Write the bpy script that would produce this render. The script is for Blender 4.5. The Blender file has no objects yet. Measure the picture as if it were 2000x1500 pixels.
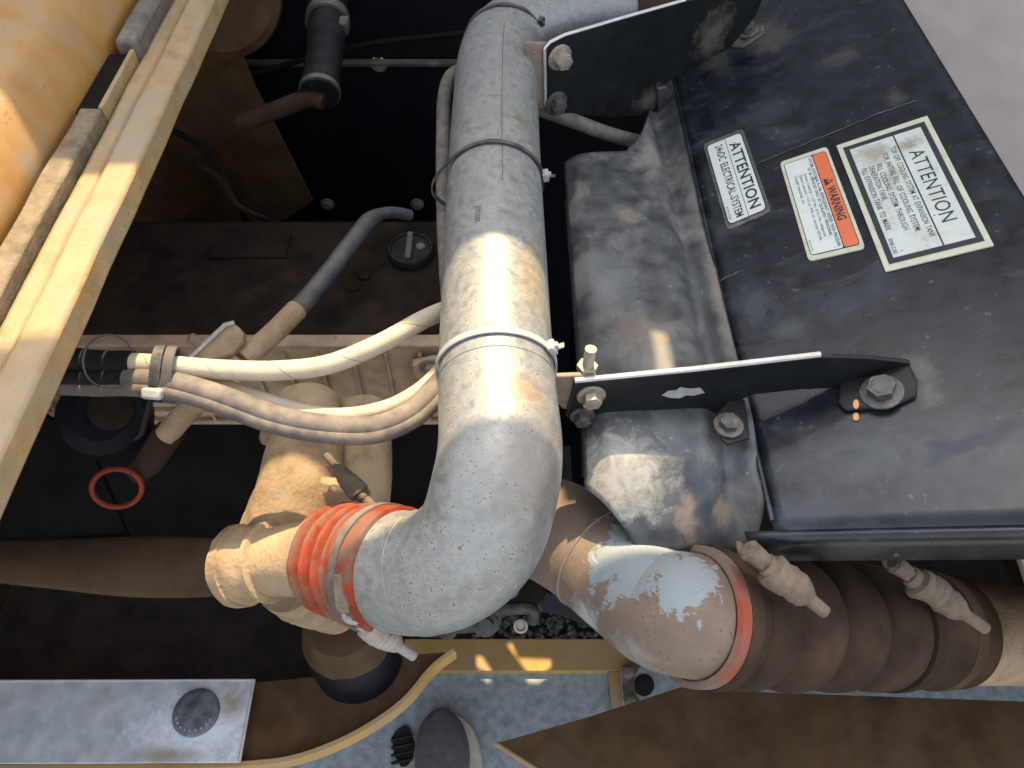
import bpy, bmesh, math, random
from mathutils import Vector, Matrix, geometry, noise as mnoise
random.seed(7)
S = bpy.context.scene
COL = S.collection
R = math.radians

# ------------------------------------------------------------------ camera
CAM = Vector((0, 0, 1.5))
PITCH = math.atan2(0.8, 0.6)                      # 53 degrees below the horizon
FPX = 1500.0
cd = bpy.data.cameras.new('camera'); cam = bpy.data.objects.new('camera', cd); COL.objects.link(cam)
cam.location = CAM; cam.rotation_euler = (math.pi/2 - PITCH, 0, 0)
cd.sensor_fit = 'HORIZONTAL'; cd.sensor_width = 36; cd.lens = 36*FPX/2000; cd.clip_start = .02; cd.clip_end = 200
S.camera = cam
# ------------------------------------------------------------------ sky and sun
SUN = Vector((.02, .67, 1.0)).normalized()
w = bpy.data.worlds.new('World'); S.world = w; w.use_nodes = True
nt = w.node_tree; nt.nodes.clear()
sky = nt.nodes.new('ShaderNodeTexSky'); sky.sky_type = 'NISHITA'; sky.sun_disc = False
sky.sun_elevation = math.asin(SUN.z); sky.sun_rotation = math.atan2(SUN.x, SUN.y)
sky.air_density = 1.0; sky.dust_density = 3.0; sky.ozone_density = 1.0
bg = nt.nodes.new('ShaderNodeBackground'); bg.inputs[1].default_value = .15
wo = nt.nodes.new('ShaderNodeOutputWorld')
wb = nt.nodes.new('ShaderNodeHueSaturation'); wb.inputs['Saturation'].default_value = .48
nt.links.new(sky.outputs[0], wb.inputs['Color']); nt.links.new(wb.outputs[0], bg.inputs[0]); nt.links.new(bg.outputs[0], wo.inputs[0])
ld = bpy.data.lights.new('sun', 'SUN'); ld.energy = 2.7; ld.angle = R(.42); ld.color = (1, .78, .48)
lo = bpy.data.objects.new('sun', ld); COL.objects.link(lo)
lo.rotation_euler = SUN.to_track_quat('Z', 'Y').to_euler(); lo.location = (0, 3, 5)
vs = S.view_settings; vs.view_transform = 'Standard'; vs.look = 'None'; vs.gamma = 1; vs.use_curve_mapping = False
vs.exposure = 1.75

# ------------------------------------------------------------------ picture ray -> place
CF = Vector((0, .6, -.8)); CU = Vector((0, .8, .6)); CX = Vector((1, 0, 0))
def ray(px, py): return CX*((px-1000)/FPX) + CU*((750-py)/FPX) + CF
def P(px, py, d): return CAM + ray(px, py)*d
def PN(px, py, p0, n):
    r = ray(px, py); return CAM + r*((p0-CAM).dot(n)/r.dot(n))
def PZ(px, py, z): return PN(px, py, Vector((0, 0, z)), Vector((0, 0, 1)))
def PY(px, py, y): return PN(px, py, Vector((0, y, 0)), Vector((0, 1, 0)))
def PV(px, py, a, b):                               # upright plane through two plan points
    t = Vector((b[0]-a[0], b[1]-a[1], 0)).normalized(); n = Vector((-t.y, t.x, 0))
    return PN(px, py, Vector((a[0], a[1], 0)), n)

# slope of the shroud panel
PS = .445
pc = P(1720, 770, .68); pu = Vector((1, 0, PS)).normalized(); pn = Vector((-PS, 0, 1)).normalized()
def PP(px, py, off=0.): return PN(px, py, pc+pn*off, pn)

# ------------------------------------------------------------------ materials
def N(nt, kind, **kw):
    n = nt.nodes.new(kind)
    for k, v in kw.items():
        if k.startswith('i_'): n.inputs[int(k[2:])].default_value = v
        else: setattr(n, k, v)
    return n
def mat(name, base, rough=.5, metal=0., dust=(.36, .27, .18), damt=.3, dscale=7., up=.3, var=.2, bump=.12, bscale=160.,
        speck=0., speckcol=(.08, .05, .03), sscale=260., streak=None, base2=None, b2t=.55, b2scale=5., spec=.5, fine=.0, coat=0., patches=(), org=(0, 0, 0)):
    m = bpy.data.materials.new(name); m.use_nodes = True
    nt = m.node_tree; nt.nodes.clear(); L = nt.links.new
    out = N(nt, 'ShaderNodeOutputMaterial'); b = N(nt, 'ShaderNodeBsdfPrincipled'); L(b.outputs[0], out.inputs[0])
    tc = N(nt, 'ShaderNodeTexCoord'); co = tc.outputs['Object']
    if streak:
        mp = N(nt, 'ShaderNodeMapping'); mp.inputs['Scale'].default_value = streak; L(co, mp.inputs[0]); dco = mp.outputs[0]
    else: dco = co
    na = N(nt, 'ShaderNodeTexNoise'); na.inputs['Scale'].default_value = dscale; na.inputs['Detail'].default_value = 9; na.inputs['Roughness'].default_value = .62; na.inputs['Distortion'].default_value = .4; L(dco, na.inputs[0])
    nb = N(nt, 'ShaderNodeTexNoise'); nb.inputs['Scale'].default_value = bscale; nb.inputs['Detail'].default_value = 6; L(co, nb.inputs[0])
    nc = N(nt, 'ShaderNodeTexNoise'); nc.inputs['Scale'].default_value = dscale*3.1; nc.inputs['Detail'].default_value = 8; L(co, nc.inputs[0])
    col = None
    # tone variation of the bare surface
    mv = N(nt, 'ShaderNodeMapRange'); mv.inputs[1].default_value = .3; mv.inputs[2].default_value = .7; mv.inputs[3].default_value = 1-var; mv.inputs[4].default_value = 1+var; L(nc.outputs[0], mv.inputs[0])
    mm = N(nt, 'ShaderNodeMix', data_type='RGBA', blend_type='MULTIPLY'); mm.inputs[0].default_value = 1
    mm.inputs[6].default_value = (*base, 1); L(mv.outputs[0], mm.inputs[7]); col = mm.outputs[2]
    if base2:
        n2 = N(nt, 'ShaderNodeTexNoise'); n2.inputs['Scale'].default_value = b2scale; n2.inputs['Detail'].default_value = 10; n2.inputs['Roughness'].default_value = .6; L(co, n2.inputs[0])
        r2 = N(nt, 'ShaderNodeMapRange'); r2.inputs[1].default_value = b2t; r2.inputs[2].default_value = b2t+.05; L(n2.outputs[0], r2.inputs[0])
        m2 = N(nt, 'ShaderNodeMix', data_type='RGBA'); L(r2.outputs[0], m2.inputs[0]); L(col, m2.inputs[6]); m2.inputs[7].default_value = (*base2, 1); col = m2.outputs[2]
    if speck:
        ns = N(nt, 'ShaderNodeTexNoise'); ns.inputs['Scale'].default_value = sscale; ns.inputs['Detail'].default_value = 3; L(co, ns.inputs[0])
        ad = N(nt, 'ShaderNodeMath', operation='ADD'); L(ns.outputs[0], ad.inputs[0])
        sc = N(nt, 'ShaderNodeMath', operation='MULTIPLY'); L(nc.outputs[0], sc.inputs[0]); sc.inputs[1].default_value = .45; L(sc.outputs[0], ad.inputs[1])
        rs = N(nt, 'ShaderNodeMapRange'); rs.inputs[1].default_value = .98-speck*.12; rs.inputs[2].default_value = 1.02-speck*.12; rs.inputs[4].default_value = .85; L(ad.outputs[0], rs.inputs[0])
        m3 = N(nt, 'ShaderNodeMix', data_type='RGBA'); L(rs.outputs[0], m3.inputs[0]); L(col, m3.inputs[6]); m3.inputs[7].default_value = (*speckcol, 1); col = m3.outputs[2]
    # settled dust: patches plus what lies on upward faces
    rd = N(nt, 'ShaderNodeMapRange'); rd.inputs[1].default_value = .66-.34*damt; rd.inputs[2].default_value = .84-.34*damt; L(na.outputs[0], rd.inputs[0])
    ge = N(nt, 'ShaderNodeNewGeometry'); sx = N(nt, 'ShaderNodeSeparateXYZ'); L(ge.outputs['Normal'], sx.inputs[0])
    mu = N(nt, 'ShaderNodeMath', operation='MULTIPLY', use_clamp=True); L(sx.outputs[2], mu.inputs[0]); mu.inputs[1].default_value = up
    mu2 = N(nt, 'ShaderNodeMath', operation='MULTIPLY'); L(mu.outputs[0], mu2.inputs[0])
    rn = N(nt, 'ShaderNodeMapRange'); rn.inputs[1].default_value = .3; rn.inputs[2].default_value = .62; L(nc.outputs[0], rn.inputs[0]); L(rn.outputs[0], mu2.inputs[1])
    sm = N(nt, 'ShaderNodeMath', operation='MULTIPLY_ADD', use_clamp=True); L(rd.outputs[0], sm.inputs[0]); sm.inputs[1].default_value = min(1, damt*1.6); L(mu2.outputs[0], sm.inputs[2])
    md = N(nt, 'ShaderNodeMix', data_type='RGBA'); L(sm.outputs[0], md.inputs[0]); L(col, md.inputs[6]); md.inputs[7].default_value = (*dust, 1)
    pcol = md.outputs[2]
    for pc0, pr0, pcl, pst in patches:               # stains, flakes, caked mud and painted brightening with a place of their own
        sb = N(nt, 'ShaderNodeVectorMath', operation='SUBTRACT'); L(co, sb.inputs[0]); sb.inputs[1].default_value = Vector(pc0)-Vector(org)
        dv = N(nt, 'ShaderNodeVectorMath', operation='DIVIDE'); L(sb.outputs[0], dv.inputs[0]); dv.inputs[1].default_value = pr0
        ln = N(nt, 'ShaderNodeVectorMath', operation='LENGTH'); L(dv.outputs[0], ln.inputs[0])
        na_ = N(nt, 'ShaderNodeTexNoise'); na_.inputs['Scale'].default_value = 55; na_.inputs['Detail'].default_value = 10; na_.inputs['Roughness'].default_value = .72; na_.inputs['Distortion'].default_value = .6; L(co, na_.inputs[0])
        am = N(nt, 'ShaderNodeMath', operation='MULTIPLY_ADD'); L(na_.outputs[0], am.inputs[0]); am.inputs[1].default_value = 2.6; L(ln.outputs['Value'], am.inputs[2])
        mp_ = N(nt, 'ShaderNodeMapRange'); mp_.inputs[1].default_value = 2.15+.35*(1-pst); mp_.inputs[2].default_value = 2.1; mp_.inputs[3].default_value = 0; mp_.inputs[4].default_value = min(1, .35+.65*pst); L(am.outputs[0], mp_.inputs[0])
        if pst < 1: mp_.inputs[2].default_value = 1.55
        mx = N(nt, 'ShaderNodeMix', data_type='RGBA'); L(mp_.outputs[0], mx.inputs[0]); L(pcol, mx.inputs[6]); mx.inputs[7].default_value = (*pcl, 1); pcol = mx.outputs[2]
    L(pcol, b.inputs['Base Color'])
    mr = N(nt, 'ShaderNodeMapRange'); mr.inputs[3].default_value = rough; mr.inputs[4].default_value = .92; L(sm.outputs[0], mr.inputs[0])
    rr = N(nt, 'ShaderNodeMath', operation='MULTIPLY_ADD', use_clamp=True); L(nb.outputs[0], rr.inputs[0]); rr.inputs[1].default_value = .18; 
    su = N(nt, 'ShaderNodeMath', operation='SUBTRACT'); L(mr.outputs[0], su.inputs[0]); su.inputs[1].default_value = .09; L(su.outputs[0], rr.inputs[2]); L(rr.outputs[0], b.inputs['Roughness'])
    if metal:
        me = N(nt, 'ShaderNodeMapRange'); me.inputs[3].default_value = metal; me.inputs[4].default_value = 0; L(sm.outputs[0], me.inputs[0]); L(me.outputs[0], b.inputs['Metallic'])
    b.inputs['Specular IOR Level'].default_value = spec
    if coat: b.inputs['Coat Weight'].default_value = coat
    if bump:
        ab = N(nt, 'ShaderNodeMath', operation='MULTIPLY_ADD'); L(na.outputs[0], ab.inputs[0]); ab.inputs[1].default_value = 1.2; L(nb.outputs[0], ab.inputs[2])
        bp = N(nt, 'ShaderNodeBump'); bp.inputs['Strength'].default_value = bump; bp.inputs['Distance'].default_value = .002; L(ab.outputs[0], bp.inputs['Height']); L(bp.outputs[0], b.inputs['Normal'])
    return m
DUST = (.40, .29, .18)
M = {}
M['pipe'] = mat('aluminised_steel', (.30, .31, .29), .37, .46, (.28, .228, .155), .27, 38, .38, .2, .10, 300, speck=.9, speckcol=(.075, .052, .035), sscale=520, org=(-.016, .45, .976), patches=[(P(1040, 930, .57), (.03, .07, .06), (.22, .155, .10), .25), (P(905, 255, .85), (.010, .05, .03), (.33, .20, .13), .55), (P(1015, 240, .82), (.016, .02, .03), (.22, .17, .11), .6), (P(1045, 520, .68), (.016, .07, .03), (.42, .30, .15), .35), (P(1030, 770, .60), (.02, .02, .03), (.36, .22, .11), .5)])
M['pipe_flaky'] = mat('dusty_pipe_flaking', (.185, .135, .095), .85, 0, (.23, .17, .122), .30, 9, .06, .18, .35, 180, speck=.7, speckcol=(.10, .085, .06), sscale=320, org=P(1250, 1160, .74),
    patches=[(P(1245, 1110, .70), (.05, .045, .05), (.25, .28, .28), 1.), (P(1330, 1150, .665), (.034, .034, .05), (.26, .29, .29), 1.), (P(1180, 1055, .745), (.022, .022, .03), (.36, .33, .31), 1.), (P(1235, 1235, .70), (.04, .03, .04), (.15, .135, .10), .9), (P(1150, 1205, .72), (.03, .02, .03), (.40, .42, .41), .9), (P(1160, 1110, .73), (.006, .014, .03), (.42, .47, .48), 1.), (P(1290, 1270, .68), (.05, .02, .04), (.33, .30, .26), .7)])
M['black'] = mat('black_paint_dusty', (0.0096, 0.0114, 0.0132), .34, 0, (0.126, 0.108, 0.087), .18, 6, .10, .35, .08, 90, spec=0.28)
M['shroud'] = mat('shroud_black_paint', (0.0077, 0.01018, 0.0132), .27, 0, (0.06325, 0.0715, 0.07425), .34, 12, .075, .55, .12, 60, streak=(1, 1.8, 1), speck=.35, speckcol=(0.0935, 0.088, 0.0715), sscale=150, spec=.48, org=(.22, .6, .85),
    patches=[(PP(1660, 900), (.06, .03, .05), (0.0715, 0.07975, 0.07425), .25), (PP(1545, 640), (.02, .014, .02), (0.088, 0.0935, 0.077), .3), (PP(1480, 600), (.02, .05, .03), (0.04675, 0.0605, 0.0715), .3), (PP(1800, 735), (.016, .03, .03), (0.121, 0.11, 0.0825), .4),
             (PP(1640, 110), (.03, .015, .03), (0.0825, 0.077, 0.0605), .25), (PP(1500, 70), (.035, .045, .03), (0.099, 0.088, 0.066), .35), (PP(1750, 190), (.012, .016, .03), (0.077, 0.0715, 0.055), .4), (PP(1850, 880), (.07, .04, .05), (0.04125, 0.05225, 0.05775), .25), (PP(1500, 220), (.04, .03, .03), (0.04675, 0.05775, 0.05775), .25), (PP(1560, 1000), (.05, .02, .04), (0.0495, 0.0605, 0.06875), .3), (PP(1640, 590), (.06, .025, .04), (0.04125, 0.05225, 0.0605), .25), (PP(1400, 110), (.02, .05, .03), (0.088, 0.07975, 0.0605), .4)])
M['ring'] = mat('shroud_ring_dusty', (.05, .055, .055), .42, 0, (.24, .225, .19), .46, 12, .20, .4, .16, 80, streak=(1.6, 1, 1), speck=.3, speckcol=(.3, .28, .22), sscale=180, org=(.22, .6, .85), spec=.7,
    patches=[(PZ(1205, 930, .89), (.06, .05, .05), (.42, .40, .33), .7), (PZ(1340, 1015, .87), (.014, .03, .05), (.36, .235, .145), .8), (PZ(1410, 1000, .87), (.012, .014, .03), (.33, .23, .15), .7), (PZ(1225, 415, .905), (.02, .022, .03), (.25, .20, .14), .5),  # first patch: dust made paler to brighten the sunlit area
             (PZ(1240, 650, .905), (.035, .04, .04), (.21, .155, .11), .35), (PZ(1400, 560, .905), (.010, .12, .05), (.25, .20, .15), .45), (PZ(1310, 320, .90), (.04, .05, .04), (.23, .215, .18), .35), (PZ(1190, 540, .905), (.04, .06, .04), (.17, .18, .17), .3), (PZ(1370, 880, .88), (.012, .05, .04), (.22, .21, .18), .4)])
M['yellow'] = mat('yellow_paint_dusty', (.62, .35, .07), .5, 0, (.47, .36, .21), .30, 8, .42, .12, .10, 200)
M['rail'] = mat('rail_paint_dusty', (0.372, 0.24, 0.102), .6, 0, (0.324, 0.252, 0.162), .55, 16, .4, .22, .28, 260, speck=.5, speckcol=(0.156, 0.108, 0.06))
M['seal'] = mat('foam_seal_dusty', (0.1785, 0.136, 0.0765), .9, 0, (0.2805, 0.221, 0.1403), .45, 24, .2, .3, .7, 240, streak=(1, .4, 1), speck=.5, speckcol=(0.085, 0.0595, 0.02975), sscale=200)
M['sheet'] = mat('hood_yellow', (0.405, 0.198, 0.045), .42, 0, (0.297, 0.225, 0.135), .45, 12, .62, .12, .08, 200, speck=.45, speckcol=(0.234, 0.108, 0.027))
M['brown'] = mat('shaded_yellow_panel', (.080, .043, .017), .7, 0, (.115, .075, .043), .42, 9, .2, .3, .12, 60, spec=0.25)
M['cast'] = mat('dust_caked_casting', (0.3325, 0.228, 0.1283), .92, 0, (0.4275, 0.3087, 0.1852), .55, 16, .3, .25, .6, 220, speck=.3, speckcol=(0.152, 0.1045, 0.0665), sscale=240)
M['engine'] = mat('engine_dark_dusty', (.016, .0105, .007), .8, 0, (.048, .031, .019), .40, 12, .22, .35, .3, 120, spec=.12)
M['engine_side'] = mat('engine_side_dusty', (.42, .29, .18), .9, 0, (.50, .36, .23), .5, 12, .2, .3, .35, 160, speck=.3, speckcol=(.12, .08, .05), sscale=120)
M['rubber'] = mat('black_rubber', (0.0084, 0.0084, 0.009), .5, 0, (0.078, 0.066, 0.054), .25, 14, .2, .3, .12, 200, spec=0.25)
M['tie'] = mat('cable_tie_nylon', (.03, .032, .034), .38, 0, (.26, .23, .18), .35, 30, .35, .2, .06, 300)
M['tie_light'] = mat('cable_tie_grey', (.36, .36, .34), .45, 0, (.4, .34, .25), .3, 30, .3, .2, .06, 300)
M['hose'] = mat('braided_hose_cream', (.52, .44, .31), .8, 0, (.50, .44, .33), .4, 20, .3, .12, .30, 900)
M['hose_grey'] = mat('grey_rubber_hose', (0.12, 0.1, 0.084), .7, 0, (0.272, 0.224, 0.168), .42, 24, .34, .25, .2, 220)
M['hose_dark'] = mat('dark_hose', (.05, .047, .044), .6, 0, (.28, .23, .17), .35, 14, .28, .2, .15, 160)
M['red'] = mat('red_silicone', (.27, .034, .009), .6, 0, (.175, .12, .08), .70, 24, .18, .25, .2, 260, spec=.3)
M['hose_brown'] = mat('dusty_bellows', (.040, .024, .0145), .85, 0, (.088, .056, .034), .52, 9, .28, .18, .16, 240, spec=.15)
M['hose_red'] = mat('red_cuff_dusty', (.20, .145, .11), .85, 0, (.24, .175, .13), .5, 9, .2, .15, .15, 240, spec=.2, org=P(1650, 1215, .68), patches=[(P(1462, 1185, .625), (.030, .05, .06), (.36, .065, .03), .8), (P(1440, 1315, .64), (.022, .018, .03), (.32, .075, .04), .7)])
M['clamp'] = mat('clamp_steel_dusty', (.38, .35, .30), .5, .35, (.42, .33, .24), .5, 20, .3, .15, .15, 300)
M['clamp_mud'] = mat('mud_caked_clamp', (.18, .135, .095), .95, 0, (.215, .165, .118), .5, 26, .2, .25, .6, 260, spec=.2, speck=.4, speckcol=(.08, .06, .04), sscale=200)
M['zinc'] = mat('zinc_bolt', (.34, .30, .23), .42, .5, (.40, .32, .22), .35, 40, .3, .2, .08, 300)
M['bolt_dark'] = mat('dark_bolt', (.085, .075, .068), .5, .3, (.30, .25, .19), .3, 40, .35, .2, .08, 300)
M['tab'] = mat('rusty_tab', (.26, .20, .145), .7, .2, (.24, .12, .06), .45, 30, .1, .2, .2, 200)
M['navy'] = mat('navy_filter_paint', (0.0024, 0.0042, 0.0102), .45, 0, (0.06, 0.045, 0.0312), .10, 14, .16, .2, .08, 120, spec=0.3)
M['tube_blue'] = mat('dipstick_tube_paint', (.075, .085, .09), .5, .2, (.33, .235, .14), .36, 16, .22, .25, .1, 200)
M['mat'] = mat('blue_grey_deck', (.33, .375, .38), .85, 0, (.46, .43, .37), .3, 18, .10, .3, .6, 420, speck=.35, speckcol=(.17, .20, .215), sscale=300)
M['deck_paint'] = mat('deck_edge_yellow', (.50, .29, .085), .7, 0, (.44, .30, .16), .6, 9, .35, .15, .1, 160, spec=.3)
M['grey_plate'] = mat('galvanised_plate', (.50, .53, .55), .35, 0, (.38, .33, .25), .30, 11, .06, .25, .12, 140, org=PZ(300, 1400, .45), patches=[(PZ(400, 1420, .45), (.11, .05, .1), (.80, .86, .88), .7), (PZ(455, 1375, .45), (.022, .03, .05), (.30, .22, .13), .7), (PZ(330, 1475, .45), (.05, .012, .05), (.32, .26, .17), .7)])  # first patch paints in the bright reflection on the plate
M['tan_panel'] = mat('tan_grey_panel', (.32, .27, .235), .8, 0, (.36, .30, .25), .4, 6, .2, .1, .08, 160, spec=.2)
M['shoe'] = mat('shoe_canvas', (0.136, 0.12, 0.124), .9, 0, (0.2, 0.176, 0.16), .2, 30, .05, .2, .4, 900)
M['sole'] = mat('shoe_sole', (.58, .52, .40), .8, 0, (.4, .33, .25), .3, 30, .1, .1, .15, 300)
M['ground'] = mat('dirt_ground', (.09, .075, .06), .95, 0, (.15, .12, .09), .4, 6, .1, .3, .5, 60)
M['stone'] = mat('gravel_stone', (.52, .50, .46), .9, 0, (.05, .048, .045), .45, 30, .0, .5, .4, 90)
M['red_ring'] = mat('red_plastic', (.22, .03, .013), .5, 0, (.10, .065, .045), .4, 20, .1, .25, .05, 200, spec=.25)
M['pump'] = mat('oily_pump', (.055, .052, .045), .5, .2, (.17, .145, .11), .35, 18, .2, .4, .25, 160)
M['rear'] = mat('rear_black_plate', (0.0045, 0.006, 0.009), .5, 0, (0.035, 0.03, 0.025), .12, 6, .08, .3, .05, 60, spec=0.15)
M['white'] = mat('label_white', (.66, .68, .60), .5, 0, (.36, .29, .20), .14, 26, .03, .05, .03, 200, speck=.18, speckcol=(.2, .16, .11), sscale=160)
M['white_dirty'] = mat('label_white_soiled', (.58, .60, .52), .55, 0, (.34, .27, .19), .34, 22, .04, .08, .05, 200, speck=.35, speckcol=(.2, .16, .11), sscale=140, org=(.22, .6, .85), patches=[(PP(1705, 305), (.02, .02, .02), (.36, .30, .22), .8), (PP(1775, 285), (.014, .018, .02), (.30, .24, .17), .8), (PP(1740, 350), (.012, .02, .02), (.38, .33, .24), .7)])
M['cream'] = mat('label_cream_edge', (.58, .56, .40), .55, 0, (.32, .27, .19), .3, 30, .05, .1, .03, 200)
M['orange'] = mat('label_orange', (.72, .16, .055), .5, 0, (.4, .25, .17), .16, 30, .03, .05, .03, 200)
M['ink'] = mat('label_ink', (.022, .026, .03), .6, 0, (.2, .17, .13), .14, 60, .0, .1, 0)
M['halo'] = mat('clear_film_edge', (.07, .078, .07), .3, 0, (.3, .26, .19), .4, 40, .1, .2, .03, 200)
M['sun_leak'] = mat('orange_sun_leak', (.78, .34, .12), .6, 0, (.5, .3, .18), .2, 60, .1, .1, .05, 200)  # colour of the painted sun leak spots
M['screen_grey'] = mat('shade_screen_grey', (.36, .36, .35), .9, 0, (.36, .34, .30), .3, 5, .1, .1, .1, 60)  # grey of the added shade screen
M['void'] = mat('near_black_brown', (0.0065, 0.005, 0.004), .8, 0, (0.0175, 0.0135, 0.01), .3, 7, .15, .3, .2, 90, spec=0.15)  # near-black brown for block, mounting plate, slot fill and wires
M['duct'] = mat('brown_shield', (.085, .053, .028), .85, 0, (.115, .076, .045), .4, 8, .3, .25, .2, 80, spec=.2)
M['black_upper'] = mat('black_paint_smeared', (0.0096, 0.0114, 0.0132), .34, 0, (0.126, 0.108, 0.087), .2, 9, .10, .35, .08, 90, spec=0.28, org=PV(1200, 140, (.04, .86), (.24, .965)), patches=[(PV(1390, 60, (.04, .86), (.24, .965)), (.03, .05, .04), (0.15, 0.123, 0.087), .5), (PV(1265, 190, (.04, .86), (.24, .965)), (.03, .03, .02), (0.162, 0.132, 0.09), .5)])
M['bumper'] = mat('rubber_bumper', (.115, .125, .145), .3, 0, (.3, .3, .29), .25, 30, .08, .4, .35, 120)
M['cast_riser'] = mat('dust_caked_riser', (0.3325, 0.228, 0.1283), .92, 0, (0.4275, 0.3087, 0.1852), .55, 16, .3, .25, .6, 220, speck=.3, speckcol=(0.152, 0.1045, 0.0665), sscale=240, org=P(560, 980, .84), patches=[(P(560, 955, .765), (.014, .018, .02), (0.2565, 0.2565, 0.2375), .9), (P(600, 850, .80), (.035, .03, .04), (0.19, 0.152, 0.1092), .4)])
M['silver'] = mat('bare_edge_steel', (.58, .57, .53), .4, .4, (.5, .42, .3), .3, 30, .1, .15, .08, 300)

# ------------------------------------------------------------------ mesh helpers
class MB:
    def __init__(s): s.v = []; s.f = []
    def add(s, vs, fs):
        o = len(s.v); s.v += [Vector(x) for x in vs]; s.f += [tuple(i+o for i in f) for f in fs]; return s
    def prism(s, pts, th):                           # flat outline + thickness vector
        n = len(pts); th = Vector(th)
        nn = Vector((0, 0, 0))
        for i in range(n): nn += Vector(pts[i]).cross(Vector(pts[(i+1) % n]))
        if nn.dot(th) > 0: pts = pts[::-1]
        a = [Vector(p) for p in pts]; b = [p+th for p in a]
        return s.add(a+b, [tuple(range(n))]+[tuple(range(2*n-1, n-1, -1))]+[(i, i+n, (i+1) % n+n, (i+1) % n) for i in range(n)])
    def box(s, c, sx, sy, sz, ax=None):
        ax = ax or (Vector((1, 0, 0)), Vector((0, 1, 0)), Vector((0, 0, 1)))
        c = Vector(c); v = []
        for k in (-1, 1):
            for j in (-1, 1):
                for i in (-1, 1): v.append(c+ax[0]*(i*sx/2)+ax[1]*(j*sy/2)+ax[2]*(k*sz/2))
        return s.add(v, [(0, 2, 3, 1), (4, 5, 7, 6), (0, 1, 5, 4), (2, 6, 7, 3), (0, 4, 6, 2), (1, 3, 7, 5)])
    def tube(s, path, rad, n=16, caps=True, closed=False, prof=None):
        path = [Vector(p) for p in path]; m = len(path)
        if not isinstance(rad, (list, tuple)): rad = [rad]*m
        fr = []; u = None
        for i in range(m):
            if closed: t = path[(i+1) % m]-path[i-1]
            else: t = path[min(i+1, m-1)]-path[max(i-1, 0)]
            t.normalize()
            if u is None:
                u = t.orthogonal().normalized() if abs(t.z) > .95 else (Vector((0, 0, 1))-t*t.z).normalized()
            else: u = (u-t*u.dot(t)).normalized()
            fr.append((u.copy(), t.cross(u)))
        vs = []
        for i in range(m):
            for k in range(n):
                a = 2*math.pi*k/n
                if prof: c, q = prof[k]
                else: c, q = math.cos(a), math.sin(a)
                vs.append(path[i]+(fr[i][0]*c+fr[i][1]*q)*rad[i])
        fs = []
        for i in range(m if closed else m-1):
            j = (i+1) % m
            for k in range(n):
                k2 = (k+1) % n
                fs.append((i*n+k, i*n+k2, j*n+k2, j*n+k))
        if caps and not closed: fs += [tuple(range(n-1, -1, -1)), tuple((m-1)*n+k for k in range(n))]
        return s.add(vs, fs)
    def cyl(s, a, b, r0, r1=None, n=24): return s.tube([a, b], [r0, r0 if r1 is None else r1], n)
    def lathe(s, o, ax, prof, n=24):                 # prof: (distance along axis, radius)
        o = Vector(o); ax = Vector(ax).normalized(); u = ax.orthogonal().normalized(); v = ax.cross(u); vs = []; fs = []
        for h, r in prof:
            for k in range(n):
                a = 2*math.pi*k/n; vs.append(o+ax*h+(u*math.cos(a)+v*math.sin(a))*r)
        for i in range(len(prof)-1):
            for k in range(n): fs.append((i*n+k, i*n+(k+1) % n, (i+1)*n+(k+1) % n, (i+1)*n+k))
        fs += [tuple(range(n-1, -1, -1)), tuple((len(prof)-1)*n+k for k in range(n))]
        return s.add(vs, fs)
    def grid(s, fn, nu, nv):
        return s.add([fn(i/nu, j/nv) for i in range(nu+1) for j in range(nv+1)],
                     [(i*(nv+1)+j, (i+1)*(nv+1)+j, (i+1)*(nv+1)+j+1, i*(nv+1)+j+1) for i in range(nu) for j in range(nv)])
    def build(s, name, m, parent=None, smooth=True, bevel=0., sub=0, solid=0., origin=None, angle=35, lump=0., lsc=60.):
        wp = Vector((0, 0, 0)); p = parent
        while p: wp += Vector(p.location); p = p.parent
        o = Vector(origin)-wp if origin is not None else Vector((0, 0, 0))
        me = bpy.data.meshes.new(name); me.from_pydata([v-wp-o for v in s.v], [], s.f); me.validate()
        bm = bmesh.new(); bm.from_mesh(me); bmesh.ops.recalc_face_normals(bm, faces=bm.faces)
        if lump:
            bm.normal_update()
            mv = [(v, v.normal*lump*(mnoise.fractal(v.co*lsc, 1., 2., 4))) for v in bm.verts]
            for v, d in mv: v.co += d
        if smooth:
            for e in bm.edges:
                e.smooth = not (len(e.link_faces) == 2 and e.calc_face_angle(0) > R(angle))
            for f in bm.faces: f.smooth = True
        bm.to_mesh(me); bm.free()
        ob = bpy.data.objects.new(name, me); COL.objects.link(ob); ob.location = o
        me.materials.append(M[m])
        if parent: ob.parent = parent
        if solid: md = ob.modifiers.new('solid', 'SOLIDIFY'); md.thickness = solid; md.offset = -1
        if bevel:
            md = ob.modifiers.new('bevel', 'BEVEL'); md.width = bevel; md.segments = 2; md.limit_method = 'ANGLE'; md.angle_limit = R(40)
        if sub: md = ob.modifiers.new('sub', 'SUBSURF'); md.levels = sub; md.render_levels = sub
        return ob
def tag(o, label, cat, group=None):
    o['label'] = label; o['category'] = cat
    if group: o['group'] = group
    return o
def thing(name, label, cat, loc, group=None):
    o = bpy.data.objects.new(name, None); COL.objects.link(o); o.location = loc; o.empty_display_size = .02
    return tag(o, label, cat, group)
def struct(o): o['kind'] = 'structure'; return o
def spline(pts, k=10):                               # smooth curve through the points
    pts = [Vector(p) for p in pts]; q = [2*pts[0]-pts[1]]+pts+[2*pts[-1]-pts[-2]]; out = []
    for i in range(1, len(q)-2):
        a, b, c, d = q[i-1:i+3]
        for j in range(k):
            t = j/k; out.append(.5*((2*b)+(c-a)*t+(2*a-5*b+4*c-d)*t*t+(3*b-a-3*c+d)*t**3))
    return out+[pts[-1]]
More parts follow.
